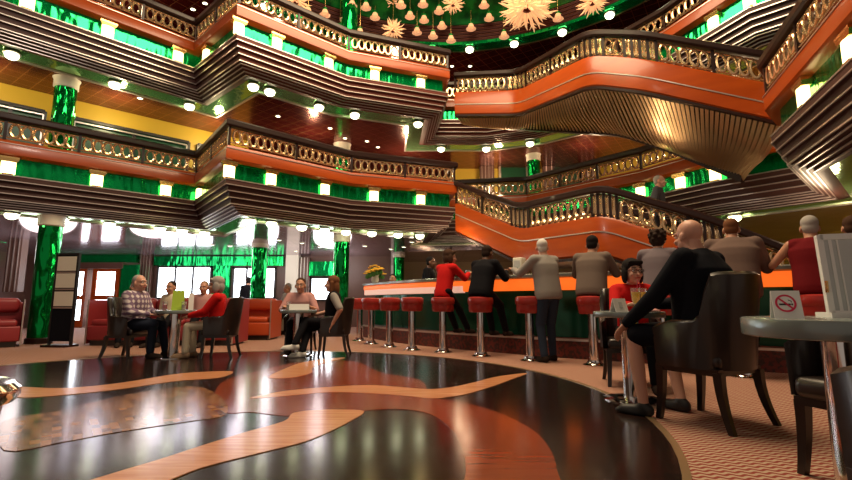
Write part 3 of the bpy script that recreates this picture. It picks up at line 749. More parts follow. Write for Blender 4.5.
# ------------------------------------------------------------------ people
def ik(a, b, l1, l2, pole):
    d = b - a; L = min(d.length, (l1 + l2) * .995); t = d.normalized(); b = a + t * L
    x = (l1 * l1 - l2 * l2 + L * L) / (2 * L); h = math.sqrt(max(l1 * l1 - x * x, 1e-6))
    p = (pole - t * pole.dot(t)).normalized(); return a + t * x + p * h, b
def basis(r, f, u): return Matrix((r, f, u)).transposed()
def person(label, loc, face, pz=.56, lean=0, side=0, twist=0, lh=None, rh=None, lf=None, rf=None, head=(0, 0), g=1.0, sc_=1.0, skin='skin', shirt='grey_cloth', sleeve=1.0,
           pants='black_cloth', leg=1.0, shoe='leather_shoe', hair='short', hm='hair_brown', vox=.011, group=None, extra=None, belly=0, kneeout=.0, lhd=None, rhd=None, undershirt=None, vest=None, glasses=False):
    X, Yv, Z = V((1, 0, 0)), V((0, 1, 0)), V((0, 0, 1)); ln, sd = math.radians(lean), math.radians(side)
    t = V((math.sin(sd), math.sin(ln), math.cos(ln) * math.cos(sd))).normalized()
    tw = math.radians(twist); r = V((math.cos(tw), math.sin(tw), 0)); r = (r - t * r.dot(t)).normalized(); f = t.cross(r)
    r0 = (X - t * X.dot(t)).normalized(); f0 = t.cross(r0)
    P = V((0, 0, pz)); N = P + t * .50 * sc_
    hy, hp = math.radians(head[0]), math.radians(head[1])
    hf = Matrix.Rotation(hy, 3, 'Z') @ V((0, math.cos(hp), math.sin(hp))); hr = (Matrix.Rotation(hy, 3, 'Z') @ X); hu = hr.cross(hf)
    Hc = N + t * .03 + Z * .07 + f * .02 + hf * .03 + hu * .03
    HB = basis(hr, hf, hu)
    sw = .172 * sc_ * (.6 + .4 * g); S = {-1: N - t * .055 - r * sw, 1: N - t * .055 + r * sw}
    Hp = {-1: P - r0 * .09, 1: P + r0 * .09}
    ua, fa, th, sh = .285 * sc_, .255 * sc_, .43 * sc_, .42 * sc_
    body = MB(); TB = basis(r, f, t); PB = basis(r0, f0, t)
    # trunk
    def trunk(mb, k, grow=0.0, low=-.1):
        vs = []; n = 28; m = 0; q = sc_
        for h, w_, d_ in ((low, .15, .105), (low + .015, .162, .118), (-.02, .168, .125), (.1, .163, .12), (.2, .162, .116), (.3, .172, .118), (.37, .18, .114), (.42, .17, .1), (.46, .135, .085), (.49, .09, .07), (.515, .05, .05)):
            u = max(0, min(1, h / .4)); rr = (r0 * (1 - u) + r * u).normalized(); ff = t.cross(rr)
            bl = belly * max(0, 1 - abs(h - .12) / .22); gg = g if h < .4 else .4 + .6 * g
            cen = P + t * h * q + ff * (.012 + bl * .9); w2, d2 = w_ * gg * q * k + grow, (d_ * gg * q + bl) * k + grow
            for j in range(n):
                an = 2 * math.pi * j / n; ca, sa = math.cos(an), math.sin(an); e_ = .86
                vs.append(cen + rr * w2 * math.copysign(abs(ca) ** e_, ca) + ff * d2 * math.copysign(abs(sa) ** e_, sa))
            m += 1
        fs = []
        for i in range(m - 1):
            for j in range(n): fs.append((i * n + j, i * n + (j + 1) % n, (i + 1) * n + (j + 1) % n, (i + 1) * n + j))
        fs.append(tuple(reversed(range(n)))); fs.append(tuple(range((m - 1) * n, m * n))); mb.add(vs, fs)
        mb.cap(N - t * .06 - r * sw * .8, N - t * .06 + r * sw * .8, .066 * k + grow, .066 * k + grow, 12)
    trunk(body, .92)
    body.cap(N - t * .04, N + (Hc - N) * .6, .062 * (.5 + .5 * g), .054 * (.5 + .5 * g), 12)
    # head
    c = lambda x, y, z: Hc + HB @ (V((x, y, z)) * 1.06)
    body.ell(c(0, -.012, .035), (.076, .096, .088), HB, 20); body.ell(c(0, .022, -.035), (.062, .072, .085), HB, 18)
    body.ell(c(0, .055, -.092), (.03, .03, .026), HB, 12); body.cap(c(0, .088, .0), c(0, .112, -.035), .009, .014, 8)
    for s in (-1, 1):
        body.ell(c(s * .078, -.008, -.012), (.011, .022, .034), HB, 10); body.ell(c(s * .04, .07, -.03), (.022, .022, .022), HB, 10)
        body.cap(c(s * .012, .085, .028), c(s * .05, .073, .026), .01, .01, 8)
    # limbs
    shirtm = MB(); trunk(shirtm, 1.0, .012)
    pantsm = MB(); shoes = []
    pantsm.ell(P + t * -.01, (.16 * g * sc_, .112 * g * sc_, .11), PB, 16)
    for s, hand, foot, hd in ((-1, lh, lf, lhd), (1, rh, rf, rhd)):
        A = S[s]; hand = V(hand) if hand is not None else A + V((s * .06, .06, -.5))
        El, Wr = ik(A, hand, ua, fa, V((s * .55, -.55, -.75)) if hand.z < A.z + .1 else V((s, -.3, -.4)))
        body.cap(A, El, .05 * (.4 + .6 * g), .041, 12); body.cap(El, Wr, .041, .027, 12)
        # hand: palm, four fingers, thumb
        d = V(hd).normalized() if hd is not None else (Wr - El).normalized(); up = Z if abs(d.z) < .85 else Yv
        sx = d.cross(up).normalized(); dn = sx.cross(d).normalized()
        if dn.z > 0: dn = -dn
        inner = -s
        lat = sx if sx.dot(X) * inner > 0 else -sx
        if abs(sx.dot(X)) < .3: lat = sx if sx.dot(Yv) > 0 else -sx
        for k, fl in enumerate((.068, .077, .071, .055)):
            o_ = lat * (.03 - .0205 * k); b0 = Wr + d * .015 + o_ * .6; kn = Wr + d * .092 + o_
            body.cap(b0, kn, .016, .0115, 8)
            m1 = kn + (d + dn * .25).normalized() * fl * .55; m2 = m1 + (d + dn * .9).normalized() * fl * .5
            body.cap(kn, m1, .0095, .0088, 8); body.cap(m1, m2, .0088, .0075, 8)
        tb = Wr + d * .025 + lat * .022; tm = tb + (d * .6 + lat * .8 + dn * .2).normalized() * .04; te = tm + (d * .95 + lat * .2 + dn * .2).normalized() * .034
        body.cap(tb, tm, .014, .0115, 8); body.cap(tm, te, .0112, .009, 8)
        if sleeve > 0:
            a1 = min(1, sleeve * 2); e1 = A.lerp(El, a1); shirtm.cap(A, e1, .07 * (.4 + .6 * g), (.07 - .012 * a1) * (.5 + .5 * g), 12)
            if sleeve > .5: shirtm.cap(El, El.lerp(Wr, (sleeve - .5) * 2 * .97), .058 * (.5 + .5 * g), .043, 12)
        # leg
        B = Hp[s]; foot = V(foot) if foot is not None else V((s * .1, .42, .08))
        Kn, An = ik(B, foot, th, sh, V((s * kneeout, 1, .35)))
        body.cap(B, Kn, .078 * g, .054, 14); body.cap(Kn, Kn.lerp(An, .35), .052, .054, 12); body.cap(Kn.lerp(An, .35), An, .054, .036, 12)
        fd = V((Kn.x - B.x, Kn.y - B.y, 0)); fd = (fd.normalized() if fd.length > .12 else Yv.copy()); fd = (fd + Yv * .6).normalized()
        heel = An + V((0, 0, -.045)) - fd * .03; toe = An + V((0, 0, -.055)) + fd * .145
        body.cap(An, heel, .034, .03, 10); body.cap(heel, toe, .03, .026, 10)
        if leg > 0:
            a1 = min(1, leg * 2); pantsm.cap(B, B.lerp(Kn, a1), .09 * g, .085 * g - .02 * a1, 14)
            if leg > .5: pantsm.cap(Kn, Kn.lerp(An, (leg - .5) * 2 * .96), .066, .052, 12)
        if shoe:
            sm = MB(); fr = Z.cross(fd) * -1; FB = basis(fd.cross(Z), fd, Z)
            sm.cap(heel + V((0, 0, .012)), toe + V((0, 0, .004)), .041, .038, 12); sm.ell((heel + toe) / 2 + V((0, 0, -.012)) + fd * .02, (.045, .14, .03), FB, 16); sm.cap(An + V((0, 0, -.01)), heel, .043, .042, 10)
            zmin = An.z - .082; sm.v = [(x, y, max(z, zmin)) for x, y, z in sm.v]; shoes.append(sm)
    if extra: extra(dict(P=P, N=N, t=t, r=r, f=f, Hc=Hc, HB=HB, S=S, shirtm=shirtm, pantsm=pantsm, body=body))
    rz = dirang(face)
    o = obj('person', remesh(body, vox, 3), skin, loc=loc); o.rotation_euler = (0, 0, rz); tag(o, label, 'person', group)
    if shirt: obj('shirt', remesh(shirtm, vox * 1.15, 4), shirt, o)
    if pants: obj('trousers' if leg > .5 else 'shorts', remesh(pantsm, vox * 1.15, 4), pants, o)
    for sm in shoes: obj('shoe', remesh(sm, .012, 3), shoe, o)
    hmx = MB()
    if hair == 'short':
        hmx.ell(c(0, -.024, .052), (.081, .094, .085), HB, 18); hmx.ell(c(0, -.05, .0), (.074, .062, .075), HB, 16)
    elif hair == 'thin':
        hmx.ell(c(0, -.03, .045), (.079, .089, .083), HB, 18); hmx.ell(c(0, -.06, -.01), (.066, .045, .06), HB, 14)
    elif hair == 'fringe':
        hmx.ell(c(0, -.052, -.012), (.079, .056, .05), HB, 16)
    elif hair == 'bob':
        hmx.ell(c(0, -.02, .056), (.09, .1, .09), HB, 18); hmx.ell(c(0, -.058, -.02), (.088, .06, .1), HB, 16)
        for s in (-1, 1): hmx.ell(c(s * .078, -.01, -.03), (.024, .05, .085), HB, 12)
        hmx.cap(c(-.05, .068, .085), c(.05, .068, .085), .024, .024, 10)
    elif hair == 'long':
        hmx.ell(c(0, -.022, .054), (.09, .1, .09), HB, 18); hmx.ell(c(0, -.06, -.06), (.095, .06, .16), HB, 16); hmx.ell(c(0, -.07, -.18), (.09, .05, .12), HB, 14)
        for s in (-1, 1): hmx.cap(c(s * .078, .0, .02), c(s * .085, .01, -.16), .03, .03, 10)
    elif hair == 'curly':
        hmx.ell(c(0, -.028, .056), (.092, .1, .09), HB, 18); hmx.ell(c(0, -.06, -.01), (.086, .06, .085), HB, 16)
        for k in range(26):
            a = k * 2.4; z = -.04 + .16 * (k / 25); rr = math.sqrt(max(0, 1 - ((z - .05) / .11) ** 2)) * .09; hmx.ell(c(rr * math.cos(a), -.035 + rr * math.sin(a) * (1 if math.sin(a) < .3 else .75), z), (.024, .024, .024), HB, 8)
    if hmx.v: obj('hair', remesh(hmx, .009, 2), hm, o)
    for s in (-1, 1):
        em = MB(); em.ell(c(s * .031, .079, .006), (.0135, .011, .0095), HB, 10); em.ell(c(s * .031, .0885, .006), (.0058, .0035, .0058), HB, 8, 1); obj('eye', em, ['eye_white', 'iris'], o)
        bm_ = MB(); bm_.cap(c(s * .016, .098, .034), c(s * .05, .083, .032), .0042, .0035, 6); obj('eyebrow', bm_, hm if hair else 'hair_grey', o)
    lm = MB(); lm.cap(c(-.02, .091, -.062), c(.02, .091, -.062), .0065, .0065, 8); lm.cap(c(-.01, .096, -.06), c(.01, .096, -.06), .007, .007, 8); obj('mouth', lm, 'lip', o)
    if vest:
        vm = MB(); trunk(vm, 1.03, .02, -.06); obj('vest', remesh(vm, vox, 2), vest, o)
    if undershirt:
        im = MB(); im.ell(N - t * .2 + f * (.065 * g), (.062, .065, .16), TB, 18); obj('blouse', remesh(im, vox, 2), undershirt, o)
    if glasses:
        gm = MB()
        for s in (-1, 1):
            pts = [c(s * .033 + .025 * math.cos(a), .105 - .006 * abs(math.cos(a)), .004 + .017 * math.sin(a)) for a in [k * math.pi / 8 for k in range(16)]]; gm.tube(pts, .003, 5, closed=True)
            gm.tube([c(s * .058, .1, .008), c(s * .078, .05, .008), c(s * .08, -.01, .004)], .003, 5)
        gm.tube([c(-.008, .107, .008), c(.008, .107, .008)], .003, 5); obj('eyeglasses', gm, 'black', o)
    return o
def polo_collar(col):
    pass
# ------------------------------------------------------------------ bar
ST = [(-1.42, 10.05), (-1.08, 9.27), (-.67, 8.63), (-.24, 8.1), (.28, 7.75), (.84, 7.2), (1.47, 6.66), (2.2, 6.2), (2.86, 5.72), (3.5, 5.25), (4.06, 4.82), (4.55, 4.86)]
BF = withnor([(-1.5, 11.2), (-1.02, 10.3), (-.6, 9.6), (.0, 8.85), (.65, 8.2), (1.2, 7.72), (1.82, 7.15), (2.55, 6.68), (3.2, 6.2), (3.85, 5.75), (4.5, 5.3), (5.15, 4.85), (6.4, 4.0)])
bar = thing('bar_counter', 'long curved bar counter with glowing orange band and grey top', 'bar', (.65, 8.5, 0))
def bput(nm, mb, m):
    mb.v = [(p[0] - .65, p[1] - 8.5, p[2]) for p in mb.v]; return obj(nm, mb, m, bar)
mb = MB(); mb.sweep(BF, [(-.62, 1.19), (.0, 1.19), (.03, 1.205), (.03, 1.245), (.0, 1.26), (-.62, 1.26)]); bput('countertop', mb, 'bar_top')
mb = MB(); mb.sweep(BF[4:], [(-.02, 1.0), (0, 1.03), (.0, 1.185), (-.06, 1.185), (-.06, 1.0)]); bput('light_band', mb, 'bar_glow')
mb = MB(); mb.sweep(BF[:5], [(-.02, 1.1), (0, 1.12), (.0, 1.185), (-.06, 1.185), (-.06, 1.1)]); bput('light_band', mb, 'bar_glow')
mb = MB(); mb.sweep(BF[:5], [(-.04, .98), (-.02, .99), (-.02, 1.1), (-.06, 1.1), (-.06, .98)]); bput('light_band', mb, 'bar_glow_pale')
mb = MB(); mb.sweep(BF, [(-.3, .28), (-.3, 1.19), (-.6, 1.19), (-.6, .28)]); bput('front_panel', mb, 'bar_front')
mb = MB(); mb.sweep(BF, [(.0, 0), (.0, .28), (-.6, .28), (-.6, 0)]); bput('plinth', mb, 'plinth_red')
mb = MB(); mb.sweep(BF, [(-.02, .281), (.012, .281), (.012, .25), (0, .25), (0, .275), (-.02, .275)]); bput('plinth_trim', mb, 'silver')

# bar stools
def make_stool(label):
    e = thing('bar_stool', label, 'bar stool', (0, 0, 0))
    mb = MB(); mb.lathe([(.15, 0), (.15, .012), (.1, .03), (.085, .06), (.085, .07)], n=28); obj('base', mb, 'chrome', e)
    mb = MB(); mb.lathe([(.062, .05), (.062, .68)], n=24); obj('post', mb, 'chrome', e)
    mb = MB(); n = 40; vs = []
    prof = [(.05, .66), (.16, .665), (.172, .68), (.178, .72), (.182, .78)]
    pl = []
    for r, z in prof:
        for k in range(n): q = r * (1 + (.035 if z < .75 else 0) * math.cos(10 * 2 * math.pi * k / n)); a = 2 * math.pi * k / n; vs.append((q * math.cos(a), q * math.sin(a), z))
    fs = [tuple(reversed(range(n)))]
    for i in range(len(prof) - 1):
        for k in range(n): fs.append((i * n + k, i * n + (k + 1) % n, (i + 1) * n + (k + 1) % n, (i + 1) * n + k))
    mb.add(vs, fs); obj('skirt', mb, 'red_leather', e)
    mb = MB(); mb.lathe([(.05, .77), (.186, .78), (.196, .80), (.198, .85), (.19, .885), (.16, .9), (.001, .905)], n=36); obj('seat', mb, 'red_leather', e)
    return e
SL = ['empty red bar stool at the far left end of the bar', 'empty red bar stool second from the left end of the bar', 'empty red bar stool third from the left end of the bar', 'empty red bar stool just left of the woman in red at the bar',
      'red bar stool under the woman in the red top', 'red bar stool under the man in black at the bar', 'empty red bar stool in front of the standing man in grey', 'red bar stool under the man in the brown shirt',
      'red bar stool under the woman in mauve behind the small table', 'red bar stool under the man in the taupe shirt', 'red bar stool under the person in the wine sleeveless top', 'red bar stool at the right frame edge behind the menu holder']
s0 = make_stool(SL[0]); s0.location = (*ST[0], 0); s0['group'] = 'bar stools along the bar'
for p, l in list(zip(ST, SL))[1:]: copy_tree(s0, None, (*p, 0), 0, l)

# tables
def make_table(label, R=.3, h=.74, th=.05):
    e = thing('pedestal_table', label, 'table')
    mb = MB(); mb.lathe([(.24, 0), (.24, .012), (.2, .022), (.085, .035)], n=36); obj('base', mb, 'chrome', e)
    mb = MB(); mb.lathe([(.075, .03), (.075, h - th)], n=28); obj('column', mb, 'chrome', e)
    mb = MB(); mb.lathe([(.1, h - th - .005), (R - .012, h - th), (R - .002, h - th + .004), (R, h - th + .01), (R, h - .008), (R - .003, h - .002), (R - .01, h), (.001, h)], n=56); obj('tabletop', mb, 'grey_top', e)
    return e
t1 = make_table('round table between the plaid shirt man and the red jacket woman', .28, .7); t1.location = (-3.76, 7.05, 0); t1['group'] = 'round pedestal tables'
t2 = copy_tree(t1, None, (-1.98, 7.3, 0), 0, 'round table in front of the man in the pink shirt')
tA = make_table('round table by the bald man, holding two orange drinks', .29, .74); tA.location = (1.75, 4.05, 0); tA['group'] = 'round pedestal tables'
tB = make_table('large grey round table nearest the camera with the no smoking sign', .34, .755, .075); tB.location = (1.68, 1.9, 0); tB['group'] = 'round pedestal tables'

# tub chairs: facing +Y
def make_chair(label):
    e = thing('tub_chair', label, 'chair')
    n = 30; vs = []; pts = []
    for k in range(n + 1):
        u = k / n; a = math.radians(-20 + 220 * u) + math.pi   # from the right arm round the back to the left arm
        x, y = .275 * math.cos(a) * 1.02, .255 * math.sin(a)
        back = max(0, math.sin(math.radians(-20 + 220 * u))); b2 = min(1, max(0, (back - .35) / .3)); b2 = b2 * b2 * (3 - 2 * b2)
        top = .665 + .02 * back + b2 * .29; pts.append((x, y, top, a))
    pts = [(-.272, .2, .63, None)] + [(p[0], p[1], p[2], p[3]) for p in pts] + [(.272, .2, .63, None)] if pts[0][0] < 0 else [(.272, .2, .63, None)] + pts + [(-.272, .2, .63, None)]
    rows = []
    for x, y, top, a in pts:
        L = math.hypot(x, y); ox, oy = (x / L, y / L); th = .045
        lean = .1 * max(0, (top - .7)) if a else 0
        ring = [(x, y, .36), (x + ox * (.01 + lean), y + oy * (.01 + lean * 2), top - .02), (x + ox * lean - ox * th * .25, y + oy * lean * 2 - oy * th * .25, top), (x - ox * th * .75 + ox * lean, y - oy * th * .75 + oy * lean * 2, top), (x - ox * th, y - oy * th + oy * lean * 2, top - .02), (x - ox * th, y - oy * th, .36)]
        rows.append(ring)
    mb = MB(); vs = [q for r in rows for q in r]; fs = []; k = 6
    for i in range(len(rows) - 1):
        for j in range(k): fs.append((i * k + j, i * k + (j + 1) % k, (i + 1) * k + (j + 1) % k, (i + 1) * k + j))
    fs += [tuple(reversed(range(k))), tuple(range((len(rows) - 1) * k, len(rows) * k))]; mb.add(vs, fs)
    obj('backrest', mb, 'brown_leather', e, sharp=50)
    mb = MB(); mb.rbox((0, .03, .41), (.46, .44, .1), .035); obj('seat', mb, 'brown_leather', e)
    mb = MB(); mb.box((0, .02, .345), (.48, .42, .04)); obj('seat_frame', mb, 'black_wood', e)
    for sx, sy in ((-1, 1), (1, 1), (-1, -1), (1, -1)):
        mb = MB(); x, y = sx * .22, (.2 if sy > 0 else -.18); k = .05 if sy < 0 else .02; m = 6; pp = []; rr = []
        vs = []
        for i in range(m + 1):
            t = i / m; cx, cy, cz = x + sx * k * .6 * t * t, y + sy * k * t * t * 1.4, .345 * (1 - t); h_ = .026 - .009 * t
            vs += [(cx - h_, cy - h_, cz), (cx + h_, cy - h_, cz), (cx + h_, cy + h_, cz), (cx - h_, cy + h_, cz)]
        fs = [(0, 1, 2, 3)]
        for i in range(m):
            for j in range(4): fs.append((4 * i + j, 4 * i + (j + 1) % 4, 4 * i + 4 + (j + 1) % 4, 4 * i + 4 + j))
        fs.append((4 * m + 3, 4 * m + 2, 4 * m + 1, 4 * m)); mb.add(vs, fs); obj('leg', mb, 'black_wood', e)
    return e
ch0 = make_chair('brown leather tub chair holding the bald man, its back nearest the camera'); ch0['group'] = 'brown tub chairs'
ch0.location = (2.0, 3.35, 0); ch0.rotation_euler = (0, 0, dirang((-.48, .88))); ch0.scale = (1.06, 1.06, 1.05)
def chair(x, y, d, label, s=1.0):
    c = copy_tree(ch0, None, (x, y, 0), dirang(d), label); c.scale = (s, s, s); return c
chair(2.08, 4.82, (-.3, -1), 'brown tub chair under the woman in red and yellow')
chair(2.1, 2.2, (-.96, -.29), 'dark tub chair on the far side of the nearest table')
chair(1.47, 1.2, (-.03, 1), 'dark tub chair at the bottom right corner of the frame')
chair(-4.5, 7.1, (1, -.1), 'dark tub chair under the man in the plaid shirt', .92)
chair(-3.08, 7.1, (-1, -.1), 'dark tub chair under the woman in the red jacket', .92)
chair(-2.12, 7.98, (.1, -1), 'dark tub chair under the man in the pink shirt', .92)
chair(-1.42, 7.35, (-1, -.05), 'dark tub chair under the woman in the vest', .92)

# sofas: facing -Y (towards the camera)
def make_sofa(label, L, m, rz=0):
    e = thing('sofa', label, 'sofa')
    mb = MB(); mb.box((0, 0, .05), (L - .1, .68, .1)); obj('plinth', mb, 'black_wood', e)
    mb = MB(); mb.rbox((0, .0, .24), (L, .76, .28), .03); obj('base', mb, m, e)
    k = max(1, round(L / .8))
    for i in range(k):
        w_ = (L - .1) / k; x = -(L - .1) / 2 + w_ * (i + .5)
        mb = MB(); mb.rbox((x, -.08, .43), (w_ - .01, .6, .13), .05); obj('seat_cushion', mb, m, e)
        mb = MB(); mb.rbox((x, .27, .76), (w_ - .01, .22, .28), .09, seg=4); obj('back_cushion', mb, m, e)
    mb = MB(); mb.rbox((0, .33, .52), (L, .12, .6), .03); obj('backrest', mb, m, e)
    for s in (-1, 1):
        mb = MB(); mb.box((s * (L / 2 + .012), 0, .45), (.018, .76, .82)); obj('end_panel', mb, m, e)
        mb = MB(); mb.box((s * (L / 2 + .012), -.385, .45), (.02, .02, .84)); obj('end_trim', mb, 'silver', e)
    return e
f = make_sofa('long wine red banquette behind the plaid shirt man', 2.75, 'wine_leather'); f.location = (-5.05, 9.3, 0)
f = make_sofa('wine red sofa at the left frame edge', 1.5, 'wine_leather'); f.location = (-8.3, 8.5, 0); f.rotation_euler = (0, 0, .7)
f = make_sofa('orange red sofa right of the woman in the red jacket', 1.1, 'orange_leather'); f.location = (-3.95, 10.6, 0)
f = make_sofa('small pale sofa under the far window, right of the orange sofa', .75, 'beige_cloth'); f.location = (-3.55, 12.2, 0)
f = make_sofa('low wine red banquette right below the three-part window', 2.2, 'wine_leather'); f.location = (-6.3, 12.6, 0)

# display board with three sheets
e = thing('display_board', 'black display board with three cream notice sheets beside the green column', 'notice board', (-6.78, 8.75, 0), -.12)
mb = MB(); mb.box((0, 0, .9), (.44, .03, 1.6)); obj('panel', mb, 'navy', e)
mb = MB()
for s in (-1, 1): mb.box((s * .225, 0, .87), (.03, .05, 1.74))
mb.box((0, 0, 1.72), (.44, .05, .04)); obj('frame', mb, 'black', e)
for z in (.88, 1.22, 1.54):
    mb = MB(); mb.box((0, -.02, z), (.39, .008, .27)); mb.box((0, -.022, z - .165), (.39, .01, .03), mi=1); obj('sheet', mb, ['cream_card', 'silver'], e)
mb = MB(); mb.box((0, 0, .02), (.5, .3, .04)); obj('base', mb, 'dark_wood', e)

# chrome-rimmed drum at the left edge
e = thing('drum_stool', 'dark topped drum with a chrome rim at the lower left frame edge', 'stool', (-1.325, 1.22, 0))
mb = MB(); mb.lathe([(.1, 0), (.12, .0), (.13, .1), (.165, .35), (.19, .545)], n=36); obj('body', mb, 'red_leather', e)
mb = MB(); mb.lathe([(.18, .545), (.215, .55), (.225, .565), (.225, .585), (.21, .6), (.18, .598)], n=40); obj('rim', mb, 'chrome', e)
mb = MB(); mb.lathe([(.185, .56), (.185, .597), (.001, .6)], n=36); obj('top', mb, 'black', e)
mb = MB(); mb.lathe([(.14, 0), (.14, .03), (.12, .04)], n=30); obj('foot_ring', mb, 'chrome', e)

# ------------------------------------------------------------------ things on the tables and the bar
def tent(label, loc, w_, h, rz, group=None, d=None):
    e = thing('table_sign', label, 'sign', loc, rz, group); d = d or h * .35; t = .003
    mb = MB()
    for s in (-1, 1):
        mb.add([(-w_ / 2, s * d, 0), (w_ / 2, s * d, 0), (w_ / 2, s * t, h), (-w_ / 2, s * t, h), (-w_ / 2, s * (d - t * 2), 0), (w_ / 2, s * (d - t * 2), 0), (w_ / 2, 0, h - .004), (-w_ / 2, 0, h - .004)],
               [(0, 1, 2, 3), (7, 6, 5, 4), (0, 4, 5, 1), (1, 5, 6, 2), (2, 6, 7, 3), (3, 7, 4, 0)])
    obj('card', mb, 'white', e); return e, d
# no smoking sign
e, d = tent('white folded no smoking sign on the nearest grey table', (1.5, 1.95, .755), .098, .112, -.42)
ang = math.atan2(d, .112)
def on_card(mb, x, z, y=-.0):  # place a flat shape on the sloping front face
    return (x, -d + d * z / .112 - .0012, z)
def flat(name, pts, m, t=.0012):
    mb = MB(); n = len(pts); vs = [on_card(mb, x, z) for x, z in pts]; vs2 = [(x, y - t, z) for x, y, z in vs]
    mb.add(vs + vs2, [tuple(range(n)), tuple(reversed(range(n, 2 * n)))] + [(i, n + i, n + (i + 1) % n, (i + 1) % n) for i in range(n)]); return obj(name, mb, m, e.children[0], 0)
mb = MB(); n = 40; vs = []
for k in range(n):
    a = 2 * math.pi * k / n
    for r, tt in ((.036, 0), (.036, .0014), (.0285, .0014), (.0285, 0)):
        x, y, z = on_card(mb, r * math.cos(a) - .004, .06 + r * math.sin(a)); vs.append((x, y - tt, z))
fs = []
for k in range(n):
    for j in range(4): fs.append((4 * k + j, 4 * k + (j + 1) % 4, 4 * ((k + 1) % n) + (j + 1) % 4, 4 * ((k + 1) % n) + j))
mb.add(vs, fs); obj('prohibition_ring', mb, 'sign_red', e.children[0], 0)
flat('cigarette', [(-.027, .052), (.012, .052), (.012, .059), (-.027, .059)], 'black', .0008)
flat('cigarette_tip', [(.014, .052), (.02, .052), (.02, .059), (.014, .059)], 'black', .0008)
flat('smoke_line', [(.014, .063), (.017, .063), (.017, .07), (.008, .074), (.008, .079), (.005, .079), (.005, .072), (.014, .068)], 'black', .0008)
flat('prohibition_bar', [(-.0305, .0805), (-.0255, .0855), (.0225, .0385), (.0175, .0335)], 'sign_red', .0016)
e, d = tent('small white card standing on the table beside the orange drinks', (1.62, 3.93, .74), .13, .11, .35)
mb = MB(); mb.box((0, -d * .5 - .003, .055), (.035, .002, .05), rot=Matrix.Rotation(-math.atan2(d, .11), 3, 'X')); obj('print', mb, 'paper_grey', e.children[0])
e, d = tent('white card on the table of the pink shirt man', (-1.95, 7.2, .7), .3, .09, .05)
e, d = tent('lime green menu card on the table by the plaid shirt man', (-3.7, 6.98, .7), .16, .29, .3, d=.05); e.children[0].data.materials[0] = MATS['lime']
e, d = tent('narrow white menu card beside the lime green one', (-3.56, 7.08, .7), .07, .25, .5, d=.04)
# menu holder
e = thing('menu_holder', 'white framed menu holder standing on the nearest table', 'menu', (1.86, 1.95, .755), -.35)
mb = MB()
R_ = Matrix.Rotation(-.12, 3, 'X')
for x in (-.14, .14): mb.box(R_ @ V((x, 0, .18)), (.022, .03, .36), rot=R_)
for z in (.015, .35): mb.box(R_ @ V((0, 0, z)), (.28, .03, .025), rot=R_)
obj('frame', mb, 'white', e)
mb = MB(); mb.box(R_ @ V((0, .0, .18)), (.27, .012, .34), rot=R_); ms_ = obj('sheet', mb, 'paper_grey', e)
mb = MB()
for x, w_ in ((-.105, .012), (-.08, .006)): mb.box(R_ @ V((x, -.008, .18)), (w_, .004, .33), rot=R_)
obj('edge_strip', mb, 'white', e)
mb = MB(); P_ = [(-.01, .17), (.06, .19), (.03, .16), (.035, .13), (.015, .155)]
mb.add([R_ @ V((x, -.008, z)) for x, z in P_] + [R_ @ V((x, -.006, z)) for x, z in P_], [tuple(range(5)), tuple(reversed(range(5, 10)))] + [(i, 5 + i, 5 + (i + 1) % 5, (i + 1) % 5) for i in range(5)]); obj('print', mb, 'sign_red', ms_)
mb = MB(); mb.box((-.15, -.012, .13), (.006, .02, .05)); obj('clip', mb, 'gold', e)
mb = MB(); mb.box((0, .05, .01), (.3, .16, .02)); obj('base', mb, 'white', e)
# drinks
def make_drink(label):
    e = thing('drink', label, 'drink')
    mb = MB(); mb.lathe([(.032, 0), (.032, .006), (.008, .012), (.007, .045), (.02, .06), (.036, .1), (.04, .17), (.041, .2), (.039, .2), (.037, .17), (.033, .1), (.018, .064), (.001, .06)], n=24, ends=False); obj('glass', mb, 'clear_glass', e)
    mb = MB(); mb.lathe([(.001, .062), (.016, .066), (.032, .1), (.036, .165), (.001, .166)], n=24); obj('juice', mb, 'juice', e)
    mb = MB(); mb.tube([(.0, 0, .08), (.02, .01, .2), (.03, .015, .27)], .003, 6); obj('straw', mb, 'sign_red', e)
    return e
dr = make_drink('orange drink with straw on the table, left of the pair'); dr.location = (1.80, 4.0, .74)
copy_tree(dr, None, (1.9, 4.1, .74), 1.2, 'orange drink with straw on the table, right of the pair')
def glass(label, loc, cont='cream_card', group=None):
    e = thing('glass', label, 'glass', loc, 0, group)
    mb = MB(); mb.lathe([(.03, 0), (.036, .13), (.034, .13), (.028, .006), (.001, .006)], n=20, ends=False); obj('tumbler', mb, 'clear_glass', e)
    mb = MB(); mb.lathe([(.001, .007), (.0275, .008), (.031, .08), (.001, .08)], n=20); obj('drink_fill', mb, cont, e); return e
glass('glass with a red drink near the lime green menu', (-3.88, 6.95, .7), 'sign_red')
glass('pale drink glass in front of the red jacket woman', (-3.58, 6.92, .7))
glass('glass on the table before the pink shirt man', (-2.12, 7.22, .7))
glass('glass on the bar before the standing man in grey', (1.98, 7.3, 1.26), 'juice')
glass('glass on the bar between the man in black and the man in grey', (1.5, 7.72, 1.26))
glass('glass on the bar before the woman in red', (.75, 8.3, 1.26))
mb = MB(); mb.cap((1.98, 3.98, .752), (1.84, 3.9, .752), .012, .012, 8); mb.ell((1.9, 3.95, .75), (.07, .05, .012))
tag(obj('napkin', mb, 'pink_cloth'), 'crumpled pink napkin beside the orange drinks', 'napkin')
